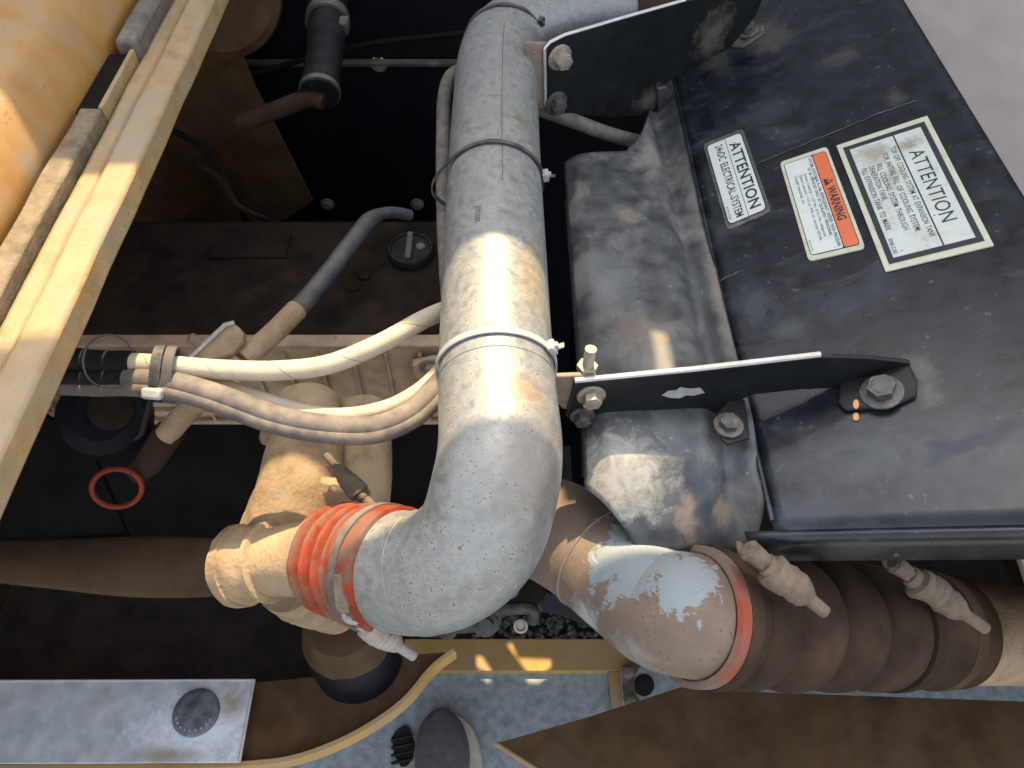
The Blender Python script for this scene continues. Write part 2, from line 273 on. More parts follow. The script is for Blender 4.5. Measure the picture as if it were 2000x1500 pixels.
def hexpts(o, ax, r, rot=0):
    ax = Vector(ax).normalized(); u = ax.orthogonal().normalized(); v = ax.cross(u)
    return [Vector(o)+(u*math.cos(rot+i*math.pi/3)+v*math.sin(rot+i*math.pi/3))*r for i in range(6)]
def bolt(parent, pos, nrm, r=.008, h=.007, m='zinc', washer=True, rot=.3, name='bolt'):
    nrm = Vector(nrm).normalized(); pos = Vector(pos); b = MB()
    if washer: b.lathe(pos, nrm, [(0, r*1.5), (.0022, r*1.5), (.0026, r*1.42)], 24)
    b.prism(hexpts(pos+nrm*.0024, nrm, r, rot), nrm*h)
    b.lathe(pos+nrm*(h+.0023), nrm, [(0, r*.72), (.0006, r*.66)], 18)
    return b.build(name, m, parent, bevel=.0007, origin=pos)

def text_mesh(body, embolden=0.):
    cu = bpy.data.curves.new('t', 'FONT'); cu.body = body; cu.size = 1; cu.offset = embolden; cu.resolution_u = 3; cu.space_word = 1.4; cu.space_character = 1.04
    o = bpy.data.objects.new('t', cu); COL.objects.link(o)
    dg = bpy.context.evaluated_depsgraph_get(); me = bpy.data.meshes.new_from_object(o.evaluated_get(dg))
    vs = [v.co.copy() for v in me.vertices]; fs = [tuple(p.vertices) for p in me.polygons]
    bpy.data.objects.remove(o); bpy.data.curves.remove(cu); bpy.data.meshes.remove(me)
    x0 = min(v.x for v in vs); x1 = max(v.x for v in vs); y0 = min(v.y for v in vs); y1 = max(v.y for v in vs)
    return [((v.x-x0)/(x1-x0), (v.y-y0)/(y1-y0)) for v in vs], fs

# ================================================================== SETTING
g = MB(); g.add([(-15, -15, -.40), (15, -15, -.40), (15, 15, -.40), (-15, 15, -.40)], [(0, 1, 2, 3)])
struct(g.build('ground', 'ground', smooth=False))
st = MB()
for i in range(900):
    c = Vector((random.uniform(-.10, .22), random.uniform(.42, .82), -.395)); r = random.uniform(.004, .011)
    ico = [Vector((random.gauss(0, 1), random.gauss(0, 1), random.gauss(0, 1))).normalized()*r*random.uniform(.7, 1.2) for _ in range(1)]
    a = random.uniform(0, 6.28); ex = Vector((math.cos(a), math.sin(a), 0)); ey = Vector((-math.sin(a), math.cos(a), 0)); ez = Vector((0, 0, 1))
    q = [c+ex*r*1.2, c+ey*r*.9, c-ex*r, c-ey*r*.8, c+ez*r*random.uniform(.5, 1)+ex*r*random.uniform(-.3, .3), c-ez*r*.4]
    st.add(q, [(0, 1, 4), (1, 2, 4), (2, 3, 4), (3, 0, 4), (1, 0, 5), (2, 1, 5), (3, 2, 5), (0, 3, 5)])
so = st.build('gravel', 'stone', smooth=False); so['kind'] = 'stuff'; so['label'] = 'loose grey gravel on the ground under the engine'; so['category'] = 'gravel'

# rear bulkhead and side bulkheads of the bay
b = MB(); b.prism([Vector((-1.3, 1.2, -.4)), Vector((1.3, 1.2, -.4)), Vector((1.3, 1.2, .81)), Vector((-1.3, 1.2, .81))], (0, .004, 0))
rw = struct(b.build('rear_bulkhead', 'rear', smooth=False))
b = MB(); b.prism([Vector((-1.3, 1.185, .812)), Vector((1.3, 1.185, .812)), Vector((1.3, 1.185, .99)), Vector((-1.3, 1.185, .99))], (0, .012, 0))
b.build('upper_plate', 'rear', rw, smooth=False, bevel=.002)
b = MB(); b.prism([Vector((-1.3, 1.17, .806)), Vector((1.3, 1.17, .806)), Vector((1.3, 1.184, .806)), Vector((-1.3, 1.184, .806))], (0, 0, .005))
b.build('seam_flange', 'hose_dark', rw, smooth=False)
for px, py in ((740, 125), (815, 398), (640, 398), (1010, 130)):
    bolt(rw, PY(px, py, 1.198), (0, -1, 0), .009, .007, 'zinc')
for X in (-1.3, 1.3):
    b = MB(); b.box((X, .4, .3), .01, 1.8, 1.5); struct(b.build('side_bulkhead', 'brown', smooth=False))

# unseen screen added behind the bay, cut to shape the sun band and patches
HY = 1.3
def hz(v): return 1.026+(HY-v)/.67
hole = [(-1.25, .327), (.046, .327), (.046, .412), (.150, .412), (.150, .4475), (.275, .4465), (.275, .460), (.157, .466), (.157, .585), (.143, .59), (.143, .492), (.055, .492), (.052, .527), (-1.25, .527)]
def deckhole(pix, z):
    out = []
    for px, py in pix:
        p = PZ(px, py, z); v = p.y-.67*(p.z-1.026); out.append((p.x, v))
    return out
h2 = deckhole([(950, 1274), (962, 1276), (982, 1306), (975, 1312), (952, 1298)], .02)
h3 = deckhole([(1008, 1252), (1020, 1250), (1032, 1279), (1096, 1282), (1097, 1312), (1055, 1313)], .02)
outer = [(-1.5, .97), (1.6, .97), (1.6, 2.83), (-1.5, 2.83)]
loops = [[Vector((x, z, 0)) for x, z in outer]]
for h in (hole, h2, h3): loops.append([Vector((x+.02/1.0*(hz(v)-1.0), hz(v), 0)) for x, v in h])
tris = geometry.tessellate_polygon(loops); fl = [p for l in loops for p in l]
b = MB(); b.add([Vector((p.x, HY, p.y)) for p in fl], [tuple(t) for t in tris])
struct(b.build('shade_screen', 'screen_grey', smooth=False, solid=.003))

# service deck in front of the bay
z0 = 0.0
b = MB(); b.prism([Vector((-1.5, -1.4, z0)), Vector((1.5, -1.4, z0)), Vector((1.5, .46, z0)), Vector((-.24, .46, z0)), Vector((-.24, .36, z0)), Vector((-1.5, .36, z0))], (0, 0, -.02))
dk = struct(b.build('deck', 'mat', smooth=False))
za = .016
b = MB(); q = [PZ(790, 1247, za), PZ(1460, 1247, za), PZ(1460, 1311, za), PZ(790, 1311, za)]; b.prism(q, (0, 0, -.06))
b.build('deck_edge', 'deck_paint', dk, smooth=False, bevel=.002)
q = [PZ(1189, 1311.5, za), PZ(1216, 1311.5, za), PZ(1221, 1420, za), PZ(1197, 1420, za)]
b = MB(); b.prism(q, (0, 0, -.012)); b.build('deck_rib', 'deck_paint', dk, smooth=False, bevel=.001)
# slot in the deck with a grille
q = [PZ(px, py, .004) for px, py in [(765, 1440), (775, 1425), (790, 1416), (800, 1420), (810, 1452), (808, 1478), (795, 1496), (783, 1498), (770, 1475)]]
b = MB(); b.prism(q, (0, 0, -.003)); gs = b.build('deck_slot', 'rubber', dk, smooth=False)
for k in range(4):
    b = MB(); b.cyl(PZ(764, 1446+k*15, .006), PZ(806, 1437+k*15, .006), .0028, n=8); b.build('grille_bar', 'rubber', gs)

# bolt-on plate on the deck, right of the rib
zp = .03
tp = thing('deck_bracket', 'dark bolted bracket plate on the deck beside the yellow rib', 'bracket', PZ(1240, 1330, zp))
pl = [PZ(px, py, zp) for px, py in [(1213, 1303), (1220, 1297), (1400, 1310), (1400, 1352), (1300, 1362), (1250, 1375), (1235, 1385), (1222, 1383), (1216, 1370)]]
b = MB(); b.prism(pl, (0, 0, -.012)); b.build('plate', 'mat', tp, smooth=False, bevel=.003)
strip = [PZ(px, py, zp+.003) for px, py in [(1215, 1305), (1221, 1299), (1252, 1300), (1240, 1320), (1236, 1345), (1252, 1372), (1238, 1383), (1224, 1381), (1218, 1368)]]
b = MB(); b.prism(strip, (0, 0, -.003)); b.build('edge_strip', 'bolt_dark', tp, smooth=False, bevel=.001)
hl = [PZ(1258+20*math.cos(a), 1338+22*math.sin(a), zp+.002) for a in [i*math.pi/8 for i in range(16)]]+[]
b = MB(); b.prism(hl, (0, 0, -.0015)); b.build('hole', 'rubber', tp, smooth=False)
bolt(tp, PZ(1226, 1313, zp+.003), (0, 0, 1), .008, .004, 'tab', rot=.1); bolt(tp, PZ(1231, 1370, zp+.003), (0, 0, 1), .008, .004, 'tab')

# tan-grey dusty panel beyond the shroud, rising towards the back
b = MB(); b.prism([Vector((.5, .2, .78)), Vector((1.29, .2, .78)), Vector((1.29, .70, .84)), Vector((.5, .70, .84))], (0, .001, -.01))
tpn = struct(b.build('side_panel', 'tan_panel', smooth=False, bevel=.003))
b = MB(); b.prism([Vector((.43, .704, .842)), Vector((1.29, .704, .842)), Vector((1.29, 1.165, 1.06)), Vector((.43, 1.165, 1.06))], (0, .004, -.008))
b.build('rear_slope', 'tan_panel', tpn, smooth=False, bevel=.003)

# ================================================================== LEFT HOOD FRAME
t = thing('hood_frame', 'long dusty yellow hood frame with stepped rails along the left edge', 'hood frame', (-.36, .4, 1.0))
Y0, Y1 = -.15, 1.19
def strip_box(x0, x1, z0, z1, ya, yb, name, m, bev=.003, wob=0.):
    n = 40; pr = [(x0, z0), (x1, z0), (x1, z1), (x0, z1)]
    b = MB(); vs = []
    for i in range(n+1):
        y = ya+(yb-ya)*i/n
        for x, z in pr: vs.append((x+wob*mnoise.noise(Vector((x*40, y*14, 1))), y, z+wob*mnoise.noise(Vector((x*40, y*14, 7)))))
    fs = [(i*4+k, i*4+(k+1) % 4, i*4+4+(k+1) % 4, i*4+4+k) for i in range(n) for k in range(4)]+[(3, 2, 1, 0), (n*4, n*4+1, n*4+2, n*4+3)]
    b.add(vs, fs); return b.build(name, m, t, bevel=bev)
strip_box(-.3580, -.329, 1.050, 1.077, Y0, Y1, 'rail', 'rail', .0035, .0012)
strip_box(-.3820, -.3615, 1.02, 1.070, Y0, Y1, 'rail', 'rail', .005, .0012)
strip_box(-.4045, -.3845, 1.02, 1.0805, Y0, .638, 'foam_seal', 'seal', .0025, .0018)
strip_box(-.404, -.381, 1.02, 1.088, .742, Y1, 'foam_seal', 'hose_grey', .005, .002)
strip_box(-.3885, -.3840, 1.05, 1.080, .639, .741, 'seal_lip', 'rail', .001)
strip_box(-.4118, -.3886, 1.03, 1.0745, .639, .741, 'slot_dark_fill', 'void', .001)  # dark fill raised almost flush, standing in for the slot's shade
b = MB()
pr = [(-.412, 1.02), (-.4125, 1.080), (-.415, 1.089), (-.428, 1.118), (-.436, 1.127), (-.446, 1.130), (-.70, 1.134), (-1.28, 1.134)]
b.grid(lambda u, v: Vector((pr[int(round(u*7))][0], Y0+(Y1-Y0)*v, pr[int(round(u*7))][1])), 7, 30)
b.build('hood_sheet', 'sheet', t, solid=.003, angle=60)

# ================================================================== MAIN PIPE
PZc = .976; PR = .05
def paxis(py, px=970):
    p = PZ(px, py, PZc); return p
main = [Vector((.30, 1.10, .925)), Vector((.20, 1.065, .95)), Vector((.11, 1.025, .968)), Vector((.040, .985, .976)), Vector((-.003, .945, .976)), Vector((-.017, .895, .976)),
        Vector((-.0193, .80, .976)), Vector((-.0185, .66, .976)), Vector((-.0165, .55, .976)), Vector((-.0148, .45, .976)), Vector((-.0125, .385, .9755))]
elbow = [P(977, 868, .618), P(967, 950, .600), P(936, 1047, .600), P(876, 1103, .613), P(812, 1118, .632), P(756, 1110, .651)]
path = spline(main+elbow, 12)
tp = thing('charge_air_pipe', 'large silver-grey steel air pipe bending down to the red bellows', 'pipe', Vector((-.016, .45, .976)))
# split: bare pipe up to the tan cuff
body = MB(); body.tube(path[14:], [PR]*len(path[14:]), 64); body.build('tube', 'pipe', tp)
cuff = MB(); cuff.tube(path[:20], [PR+.004]*20, 48); cuff.build('hose_cuff', 'hose_brown', tp)
# bead where the rolled end sits in the hose
e = path[-1]; et = (path[-1]-path[-3]).normalized()
# welded seam and bends
seam = []
for i in range(60, 92, 3):
    c = path[i]; seam.append(c+Vector((.0085, 0, math.sqrt((PR+.0002)**2-.0085**2))))
b = MB(); b.tube(seam, .00035, 6); b.build('weld_seam', 'bolt_dark', tp)
for i in (118, 176):                                # girth seams where the bend was welded on
    c = path[i]; d = (path[i+2]-path[i-2]).normalized(); u = d.orthogonal().normalized(); v = d.cross(u)
    b = MB(); b.tube([c+(u*math.cos(a)+v*math.sin(a))*(PR+.0001) for a in [k*2*math.pi/90 for k in range(90)]], [.0004+.0003*random.random() for _ in range(90)], 6, closed=True); b.build('girth_seam', 'pipe', tp)
# stencilled number, wrapped on the pipe
uv, fs = text_mesh('203512', .0)
b = MB(); c0 = PZ(952, 440, 1.02); c1 = PZ(952, 408, 1.02)
ang0 = math.asin((-18/1500*.73)/PR)
vs = []
for s_, t_ in uv:
    y = c0.y+(c1.y-c0.y)*s_; a = -.28-(.105*(t_))+.02
    vs.append(Vector((-.0165+math.sin(a)*(PR+.0003), y, PZc+math.cos(a)*(PR+.0003))))
b.add(vs, fs); b.build('stencil_number', 'ink', tp, smooth=False)
# bracket tabs welded to the pipe
def tab(px, pts, A, B, th):
    n = Vector((-(B[1]-A[1]), B[0]-A[0], 0)).normalized()
    b = MB(); b.prism([PV(x, y, A, B) for x, y in pts], n*th); b.build('bracket_tab', 'tab', tp, smooth=False, bevel=.0012)
LA, LB = (.05, .408), (.32, .424)
UA, UB = (.04, .86), (.24, .965)
nL = Vector((-(LB[1]-LA[1]), LB[0]-LA[0], 0)).normalized(); nU = Vector((-(UB[1]-UA[1]), UB[0]-UA[0], 0)).normalized()
tab(0, [(1040, 738), (1165, 733), (1150, 800), (1100, 800), (1075, 775), (1060, 750)], LA, LB, .005)
tab(0, [(1025, 84), (1090, 84), (1090, 214), (1055, 214), (1035, 150)], UA, UB, .005)
for pp, A, B in (((1068, 742), LA, LB), ((1045, 92), UA, UB)):
    q = PV(*pp, A, B); b = MB()
    for k in range(9): b.lathe(q+Vector((-.006+random.uniform(-.004, .006), random.uniform(-.004, .004), random.uniform(-.02, .006))), (random.random(), random.random(), 1), [(0, .0018), (.0015, .003), (.003, .0016)], 8)
    b.build('weld', 'pipe', tp)

# ------------------------------------------------------------------ cable ties on the pipe
def pipe_at(Y):
    best = min(range(len(path)), key=lambda i: abs(path[i].y-Y) + (0 if path[i].z > .97 and i > 30 else 9)); return path[best]
def cable_tie(name, label, Y, ha, m, hm, bulge=None, tilt=0., wdt=.0055, tail=True, roll=0.):
    c = pipe_at(Y); t = thing(name, label, 'cable tie', c+Vector((0, 0, PR)), 'cable ties around the air pipe')
    n = 72; pts = []
    for k in range(n):
        a = 2*math.pi*k/n; r = PR+.0012
        x = math.sin(a)*r; z = math.cos(a)*r
        if bulge:
            w_ = max(0, math.cos(a-bulge[0]))**6; x += math.sin(bulge[0])*bulge[1]*w_; z += math.cos(bulge[0])*bulge[1]*w_
        pts.append(c+Vector((x, (z-r)*tilt+x*roll, z)))
    hw = wdt/2; b = MB(); vs = []; fs = []
    for k, p in enumerate(pts):
        rad = (p-c); rad.y = 0; rad.normalize()
        for dy, dr in ((-hw, 0), (-hw, .0016), (hw, .0016), (hw, 0)): vs.append(p+Vector((0, dy, 0))+rad*dr)
    for k in range(n):
        j = (k+1) % n
        for q in range(4): fs.append((k*4+q, k*4+(q+1) % 4, j*4+(q+1) % 4, j*4+q))
    b.add(vs, fs); b.build('strap', m, t)
    k = int(ha/(2*math.pi)*n) % n; p = pts[k]; rad = (p-c); rad.y = 0; rad.normalize(); tg = Vector((rad.z, 0, -rad.x))
    b = MB(); ax = (tg, Vector((0, 1, 0)), rad)
    b.box(p+rad*.0035, .010, wdt+.005, .0065, ax); hd = b.build('head', hm, t, bevel=.0012)
    b = MB(); b.box(p+rad*.0078-tg*.001, .004, wdt*.8, .0035, ax); b.build('pawl', hm, hd, bevel=.0006)
    if tail: b = MB(); b.box(p+rad*.009+tg*.002, .0016, wdt*.8, .009, ax); b.build('tail', m, t, bevel=.0003)
    return t
cable_tie('cable_tie', 'grey cable tie around the sunlit middle of the air pipe', .41, R(62), 'tie_light', 'tie_light', roll=.04, wdt=.0062)
cable_tie('cable_tie', 'black cable tie holding the side hose to the shaded air pipe', .655, R(80), 'tie', 'tie_light', bulge=(R(-100), .016), wdt=.0055)
cable_tie('cable_tie', 'black cable tie at the top bend of the air pipe', .935, R(58), 'tie', 'tie', wdt=.006, tail=False, roll=-.05)

# ================================================================== SHROUD
def plate(x, y, off=0.): return Vector((x, y, pc.z+PS*(x-pc.x)))+pn*off
t = thing('fan_shroud', 'black dusty metal fan shroud carrying three warning labels', 'fan shroud', Vector((.22, .6, .85)))
b = MB()
def pfun(u, v):
    ynear = .292-.05*u; yfar = 1.16
    x = .222+u*(.486-.222); y = ynear+(yfar-ynear)*v
    dent = .0016*mnoise.noise(Vector((x*6, y*5, 3)))
    return plate(x, y, dent)
b.grid(pfun, 24, 60); b.build('top_panel', 'shroud', t, solid=.003)
# folded edges
b = MB(); b.grid(lambda u, v: plate(.486+.002+.006*math.sin(u*1.5), .242+(1.16-.242)*v, -.034*u-.0015), 4, 20); b.build('side_fold', 'black', t, solid=.002)
b = MB()
def lip(u, v):
    x = .200+(.486-.200)*v; yn = .2915-.05*(x-.222)/.264
    prof = [(0, -.0005), (-.006, -.002), (-.009, -.010), (-.010, -.022), (-.017, -.026)]
    i = min(4, int(round(u*4))); return plate(x, yn+prof[i][0], prof[i][1])
b.grid(lip, 4, 20); b.build('front_fold', 'shroud', t, solid=.002, angle=80)
# step between ring and panel, then the ring
b = MB()
ys = spline([(0, 1.02, .888), (0, .84, .893), (0, .70, .901), (0, .55, .908), (0, .45, .914), (0, .41, .9165), (0, .385, .914), (0, .36, .905), (0, .34, .891), (0, .324, .877), (0, .31, .861), (0, .296, .838)], 8)
def rz(y):
    for a, c in zip(ys, ys[1:]):
        if a.y >= y >= c.y: k = (a.y-y)/max(1e-9, a.y-c.y); return a.z+(c.z-a.z)*k
    return ys[-1].z
def ringf(u, v):
    x = .066+(.2215-.066)*u
    fx = .838+.16*max(0, min(1, (x-.150)/.055))**1.6 if x > .150 else .838-.02*(1-u)
    yn = .298+.047*max(0, 1-(x-.066)/.052)          # the near edge is cut back around the lower pipe
    k = 1-(1-v)**1.0; y = fx+(yn-fx)*(k if k < .5 else k); z = rz(y); p = Vector((x, y, z))
    dip = -.013*math.exp(-((x-.198)/.012)**2)-.012*max(0, (.09-x)/.024)**2
    z += dip+.0022*mnoise.noise(Vector((x*22, y*9, 5)))
    if x > .212: z = z+(max(z, plate(x, 0).z-.004)-z)*min(1, (x-.212)/.009)*(1 if p.y > .33 else max(0, (p.y-.30)/.03))
    return Vector((x, y, z))
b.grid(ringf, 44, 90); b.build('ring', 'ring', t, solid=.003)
b = MB(); b.tube([ringf(0, v/60)+Vector((0, 0, .0005)) for v in range(10, 60)], .0022, 8); b.build('ring_rim', 'black', t)
b = MB(); b.tube([plate(.2225, .30+i*.03, .0005) for i in range(28)], .0022, 8); b.build('panel_edge', 'shroud', t)
# inside of the ring: dark fan drum below
b = MB(); b.cyl((.10, .66, .60), (.20, .66, .60), .22, .22, 48); b.build('drum', 'rear', t)
# scraped bead lines on the panel
for a, c in (((1482, 318), (1705, 226)), ((1705, 226), (1790, 196)), ((1405, 548), (1450, 528))):
    q = [PP(a[0]+(c[0]-a[0])*k/14, a[1]+(c[1]-a[1])*k/14+random.uniform(-1.2, 1.2), .0008) for k in range(15)]
    b = MB(); b.tube(q, [random.uniform(.0003, .0008) for _ in q], 6); b.build('sealant_line', 'halo', t)
# bolt with clip at the far end
for (px, py), m_ in (((1462, 62), 'zinc'),):
    q = PP(px, py, .004); b = MB(); b.prism([PP(1412, 88, .003), PP(1440, 56, .003), PP(1490, 48, .003), PP(1495, 62, .003), PP(1450, 92, .003)], pn*-.003); b.build('clip', 'bolt_dark', t, smooth=False, bevel=.001)
    bolt(t, PP(px, py, .004), pn, .010, .009, 'bolt_dark')
bolt(t, PP(1432, 20, .002), pn, .008, .008, 'bolt_dark')

# ------------------------------------------------------------------ labels on the shroud
def quad(corners):                                   # text TL, TR, BR, BL in picture -> mapping on the panel
    tl, tr, br, bl = [PP(*c) for c in corners]
    def f(s, q, off):
        a = bl.lerp(br, s); c = tl.lerp(tr, s); return a.lerp(c, q)+pn*(off+.0022)
    return f
def poly(f, pts, off, name, m, par, th=.0004):
    b = MB(); n = len(pts); b.add([f(s, q, off) for s, q in pts], [tuple(range(n))]); return b.build(name, m, par, smooth=False)
def rect(s0, q0, s1, q1, r=.0, asp=1.):
    if not r: return [(s0, q0), (s1, q0), (s1, q1), (s0, q1)]
    out = []
    for cx, cy, a0 in ((s1-r, q0+r*asp, -90), (s1-r, q1-r*asp, 0), (s0+r, q1-r*asp, 90), (s0+r, q0+r*asp, 180)):
        for k in range(5): a = R(a0+22.5*k); out.append((cx+r*math.cos(a), cy+r*asp*math.sin(a)))
    return out
def write(f, body, s0, s1, q0, q1, par, off=.0007, m='ink', bold=0., name='lettering'):
    uv, fs = text_mesh(body, bold); b = MB()
    b.add([f(s0+(s1-s0)*s, q0+(q1-q0)*q, off) for s, q in uv], fs); return b.build(name, m, par, smooth=False)
def slab(f, pts, name, m, par, base=-.0016, top=0.):
    b = MB(); b.prism([f(s, q, base) for s, q in pts], pn*(top-base)); o = b.build(name, m, par, smooth=False); return o
# 24 volt label
f = quad([(1448, 260), (1500, 412), (1424, 444), (1379, 288)])
l1 = slab(f, rect(-.035, -.06, 1.035, 1.07, .05, 2.), 'attention_label', 'halo', t); l1['label'] = 'small white attention label about the 24 volt electrical system'
poly(f, rect(0, 0, 1, 1, .05, 2.), .0003, 'border', 'ink', l1)
poly(f, rect(.012, .028, .988, .972, .045, 2.), .0005, 'face', 'white', l1)
poly(f, rect(.012, .525, .988, .54), .0007, 'rule', 'ink', l1)
write(f, 'ATTENTION', .10, .93, .60, .90, l1, bold=.018)
write(f, '24vDC ELECTRICAL SYSTEM', .06, .955, .225, .435, l1, bold=.012)
write(f, '8175-3209', .80, .95, .055, .12, l1)
# warning label
f = quad([(1614, 293), (1686, 484), (1582, 508), (1527, 322)])
l2 = slab(f, rect(-.02, -.03, 1.02, 1.03, .04, 1.9), 'warning_label', 'cream', t); l2['label'] = 'orange and white warning label about refrigerant under high pressure'
poly(f, rect(.02, .035, .98, .965, .03, 1.9), .0003, 'border', 'ink', l2)
poly(f, rect(.027, .05, .973, .66, .02, 1.9), .0005, 'face', 'white', l2)
poly(f, rect(.027, .68, .973, .95, .02, 1.9), .0005, 'header_band', 'orange', l2)
write(f, 'WARNING', .39, .73, .725, .905, l2, bold=.03)
poly(f, [(.30, .725), (.375, .725), (.3375, .92)], .0007, 'alert_triangle', 'ink', l2)
poly(f, [(.332, .78), (.343, .78), (.345, .86), (.330, .86)], .0009, 'alert_mark', 'orange', l2)
write(f, 'SYSTEM CONTAINS R-134a REFRIGERANT UNDER HIGH PRESSURE', .045, .955, .565, .635, l2, bold=.012)
write(f, 'TO BE SERVICED ONLY BY QUALIFIED PERSONNEL.', .14, .855, .475, .545, l2, bold=.012)
write(f, 'System Capacity = 2.25 lbs. of R-134a refrigerant', .19, .84, .365, .44, l2)
write(f, 'System Lubricant = 5.0 oz. PAG oil, viscosity ISO-46', .19, .86, .265, .34, l2)
write(f, 'Gradall Industries, Inc.', .19, .49, .165, .235, l2)
write(f, '8175-3104', .84, .94, .075, .11, l2)
# cooling system label
f = quad([(1811, 229), (1941, 482), (1730, 533), (1634, 287)])
l3 = slab(f, rect(0, 0, 1, 1), 'attention_label', 'cream', t); l3['label'] = 'largest soiled white attention label about filling the cooling system'
poly(f, rect(.038, .055, .962, .945), .0003, 'frame', 'ink', l3)
poly(f, rect(.072, .115, .928, .885), .0005, 'face', 'white_dirty', l3)
poly(f, rect(.072, .585, .928, .600), .0007, 'rule', 'ink', l3)
write(f, 'ATTENTION', .235, .785, .665, .815, l3, bold=.0)
write(f, 'TOP OFF COOLING SYSTEM AT EXPANSION TANK', .155, .86, .505, .565, l3, bold=.004)
write(f, 'FOR INITIAL FILL OF COOLING SYSTEM:', .185, .80, .405, .465, l3, bold=.004)
write(f, 'FILL COOLING SYSTEM THROUGH', .255, .77, .305, .365, l3, bold=.004)
write(f, 'DEAERATION TANK.', .255, .535, .225, .285, l3, bold=.004)
write(f, 'FILL EXPANSION TANK TO MARK', .255, .745, .145, .205, l3, bold=.004)
write(f, '8048-3160', .80, .905, .13, .175, l3)

# ================================================================== BRACKETS
t = thing('lower_bracket', 'black metal bracket joining the sunlit pipe to the shroud', 'bracket', PV(1250, 770, LA, LB))
pts = [(1121, 739), (1350, 717), (1600, 688), (1690, 690), (1775, 700), (1772, 722), (1700, 747), (1560, 752), (1470, 762), (1445, 772), (1400, 808), (1250, 808), (1104, 806)]
front = [PV(x, y, LA, LB)-nL*.0005 for x, y in pts]
b = MB(); b.prism(front, nL*-.005); b.build('web', 'black', t, smooth=False, bevel=.0012)
b = MB(); top = [PV(1122, 738, LA, LB), PV(1350, 716, LA, LB), PV(1600, 687, LA, LB)]
top = [p-nL*.003 for p in top]
b.tube(top, .0026, 8); b.build('bare_top_edge', 'silver', t)
# feet
b = MB(); b.prism([PP(x, y, .001) for x, y in [(1640, 742), (1700, 720), (1775, 712), (1792, 745), (1790, 778), (1760, 792), (1690, 803), (1650, 806), (1636, 790)]], pn*.005); b.build('foot', 'black', t, smooth=False, bevel=.0025)
q = [PZ(x, y, .921) for x, y in [(1397, 812), (1432, 771), (1455, 786), (1463, 860), (1420, 873), (1407, 862)]]
b = MB(); b.prism(q, (0, 0, .004)); b.build('foot', 'black', t, smooth=False, bevel=.002)
bolt(t, PP(1722, 767, .0055), pn, .012, .010, 'bolt_dark'); bolt(t, PZ(1422, 832, .9255), (0, 0, 1), .009, .007, 'bolt_dark')
nf = -nL
bolt(t, PV(1153, 761, LA, LB)+nf*.0055, nf, .0088, .009, 'zinc', rot=.5)
bolt(t, PV(1135, 800, LA, LB)+nf*.0055, nf, .0078, .008, 'bolt_dark', rot=.2)
c = PV(1150, 733, LA, LB)+nL*.010
b = MB(); zz = []; 
for k in range(24): zz.append((k*.0011, .0052 if k % 2 else .0044))
b.lathe(c+Vector((0, 0, -.004)), (.06, .1, 1), zz, 16); b.build('threaded_stud', 'zinc', t)
b = MB(); b.prism(hexpts(c+Vector((0, 0, -.005)), (.06, .1, 1), .010, .3), Vector((.0, 0, .007))); b.build('nut', 'zinc', t, bevel=.0008)
# chipped paint on the web
q = [PV(x, y, LA, LB)-nL*.0058 for x, y in [(1290, 762), (1303, 753), (1318, 752), (1326, 746), (1345, 749), (1365, 747), (1374, 757), (1352, 763), (1338, 762), (1325, 768), (1306, 767)]]
b = MB(); b.add(q, [tuple(range(len(q)))]); b.build('paint_chip', 'tie_light', t, smooth=False)
# sun leak spots painted on in orange
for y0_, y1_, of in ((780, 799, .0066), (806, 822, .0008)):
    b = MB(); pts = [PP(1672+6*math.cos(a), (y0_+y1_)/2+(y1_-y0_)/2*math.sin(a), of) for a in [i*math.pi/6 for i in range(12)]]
    b.prism(pts, pn*.0004); b.build('painted_sun_spot', 'sun_leak', t, smooth=False)

t = thing('upper_bracket', 'black metal bracket joining the top of the pipe to the shroud', 'bracket', PV(1200, 140, UA, UB))
pts = [(1062, 90), (1072, 80), (1100, 66), (1215, 32), (1335, -2), (1500, -40), (1470, 30), (1420, 92), (1340, 128), (1298, 158), (1282, 188), (1284, 219), (1190, 226), (1110, 220), (1064, 210)]
b = MB(); b.prism([PV(x, y, UA, UB)-nU*.0005 for x, y in pts], nU*-.005); b.build('web', 'black_upper', t, smooth=False, bevel=.0012)
b = MB(); b.tube([PV(x, y, UA, UB)-nU*.003 for x, y in [(1063, 205), (1062, 92), (1072, 80), (1100, 66), (1215, 32), (1335, -2)]], .0022, 8); b.build('bare_top_edge', 'silver', t)
bolt(t, PV(1088, 107, UA, UB)-nU*.0055, -nU, .0105, .013, 'zinc', rot=.2); bolt(t, PV(1081, 197, UA, UB)-nU*.0055, -nU, .0105, .010, 'bolt_dark')
q = [PV(x, y, UA, UB)-nU*.012 for x, y in [(1275, 165), (1293, 160), (1306, 176), (1306, 205), (1290, 240), (1278, 218)]]
b = MB(); b.prism(q, nU*.006); b.build('folded_ear', 'hose_dark', t, smooth=False, bevel=.002)

# hose below the upper bracket
b = MB(); b.tube(spline([P(1020, 205, .99), P(1060, 215, .99), P(1130, 240, 1.0), P(1190, 262, 1.02), P(1260, 280, 1.06)], 8), .0095, 16)
tag(b.build('coolant_hose', 'hose_grey'), 'dusty thin hose passing below the upper bracket into the shroud', 'hose')

# ================================================================== HOSES ON THE LEFT
pa = spline([P(120, 700, .70), P(200, 708, .69), P(255, 709, .685), P(330, 714, .683), P(430, 722, .685), P(540, 724, .69), P(640, 712, .70), P(740, 672, .715), P(840, 618, .745), P(930, 585, .80)], 12)
t = thing('braided_hose', 'cream braided hose curving up behind the middle of the pipe', 'hose', pa[30])
b = MB(); b.tube(pa, .0092, 24); b.build('hose_body', 'hose', t)
b = MB(); b.tube(pa[:26], .0112, 24); b.build('rubber_sleeve', 'rubber', t)
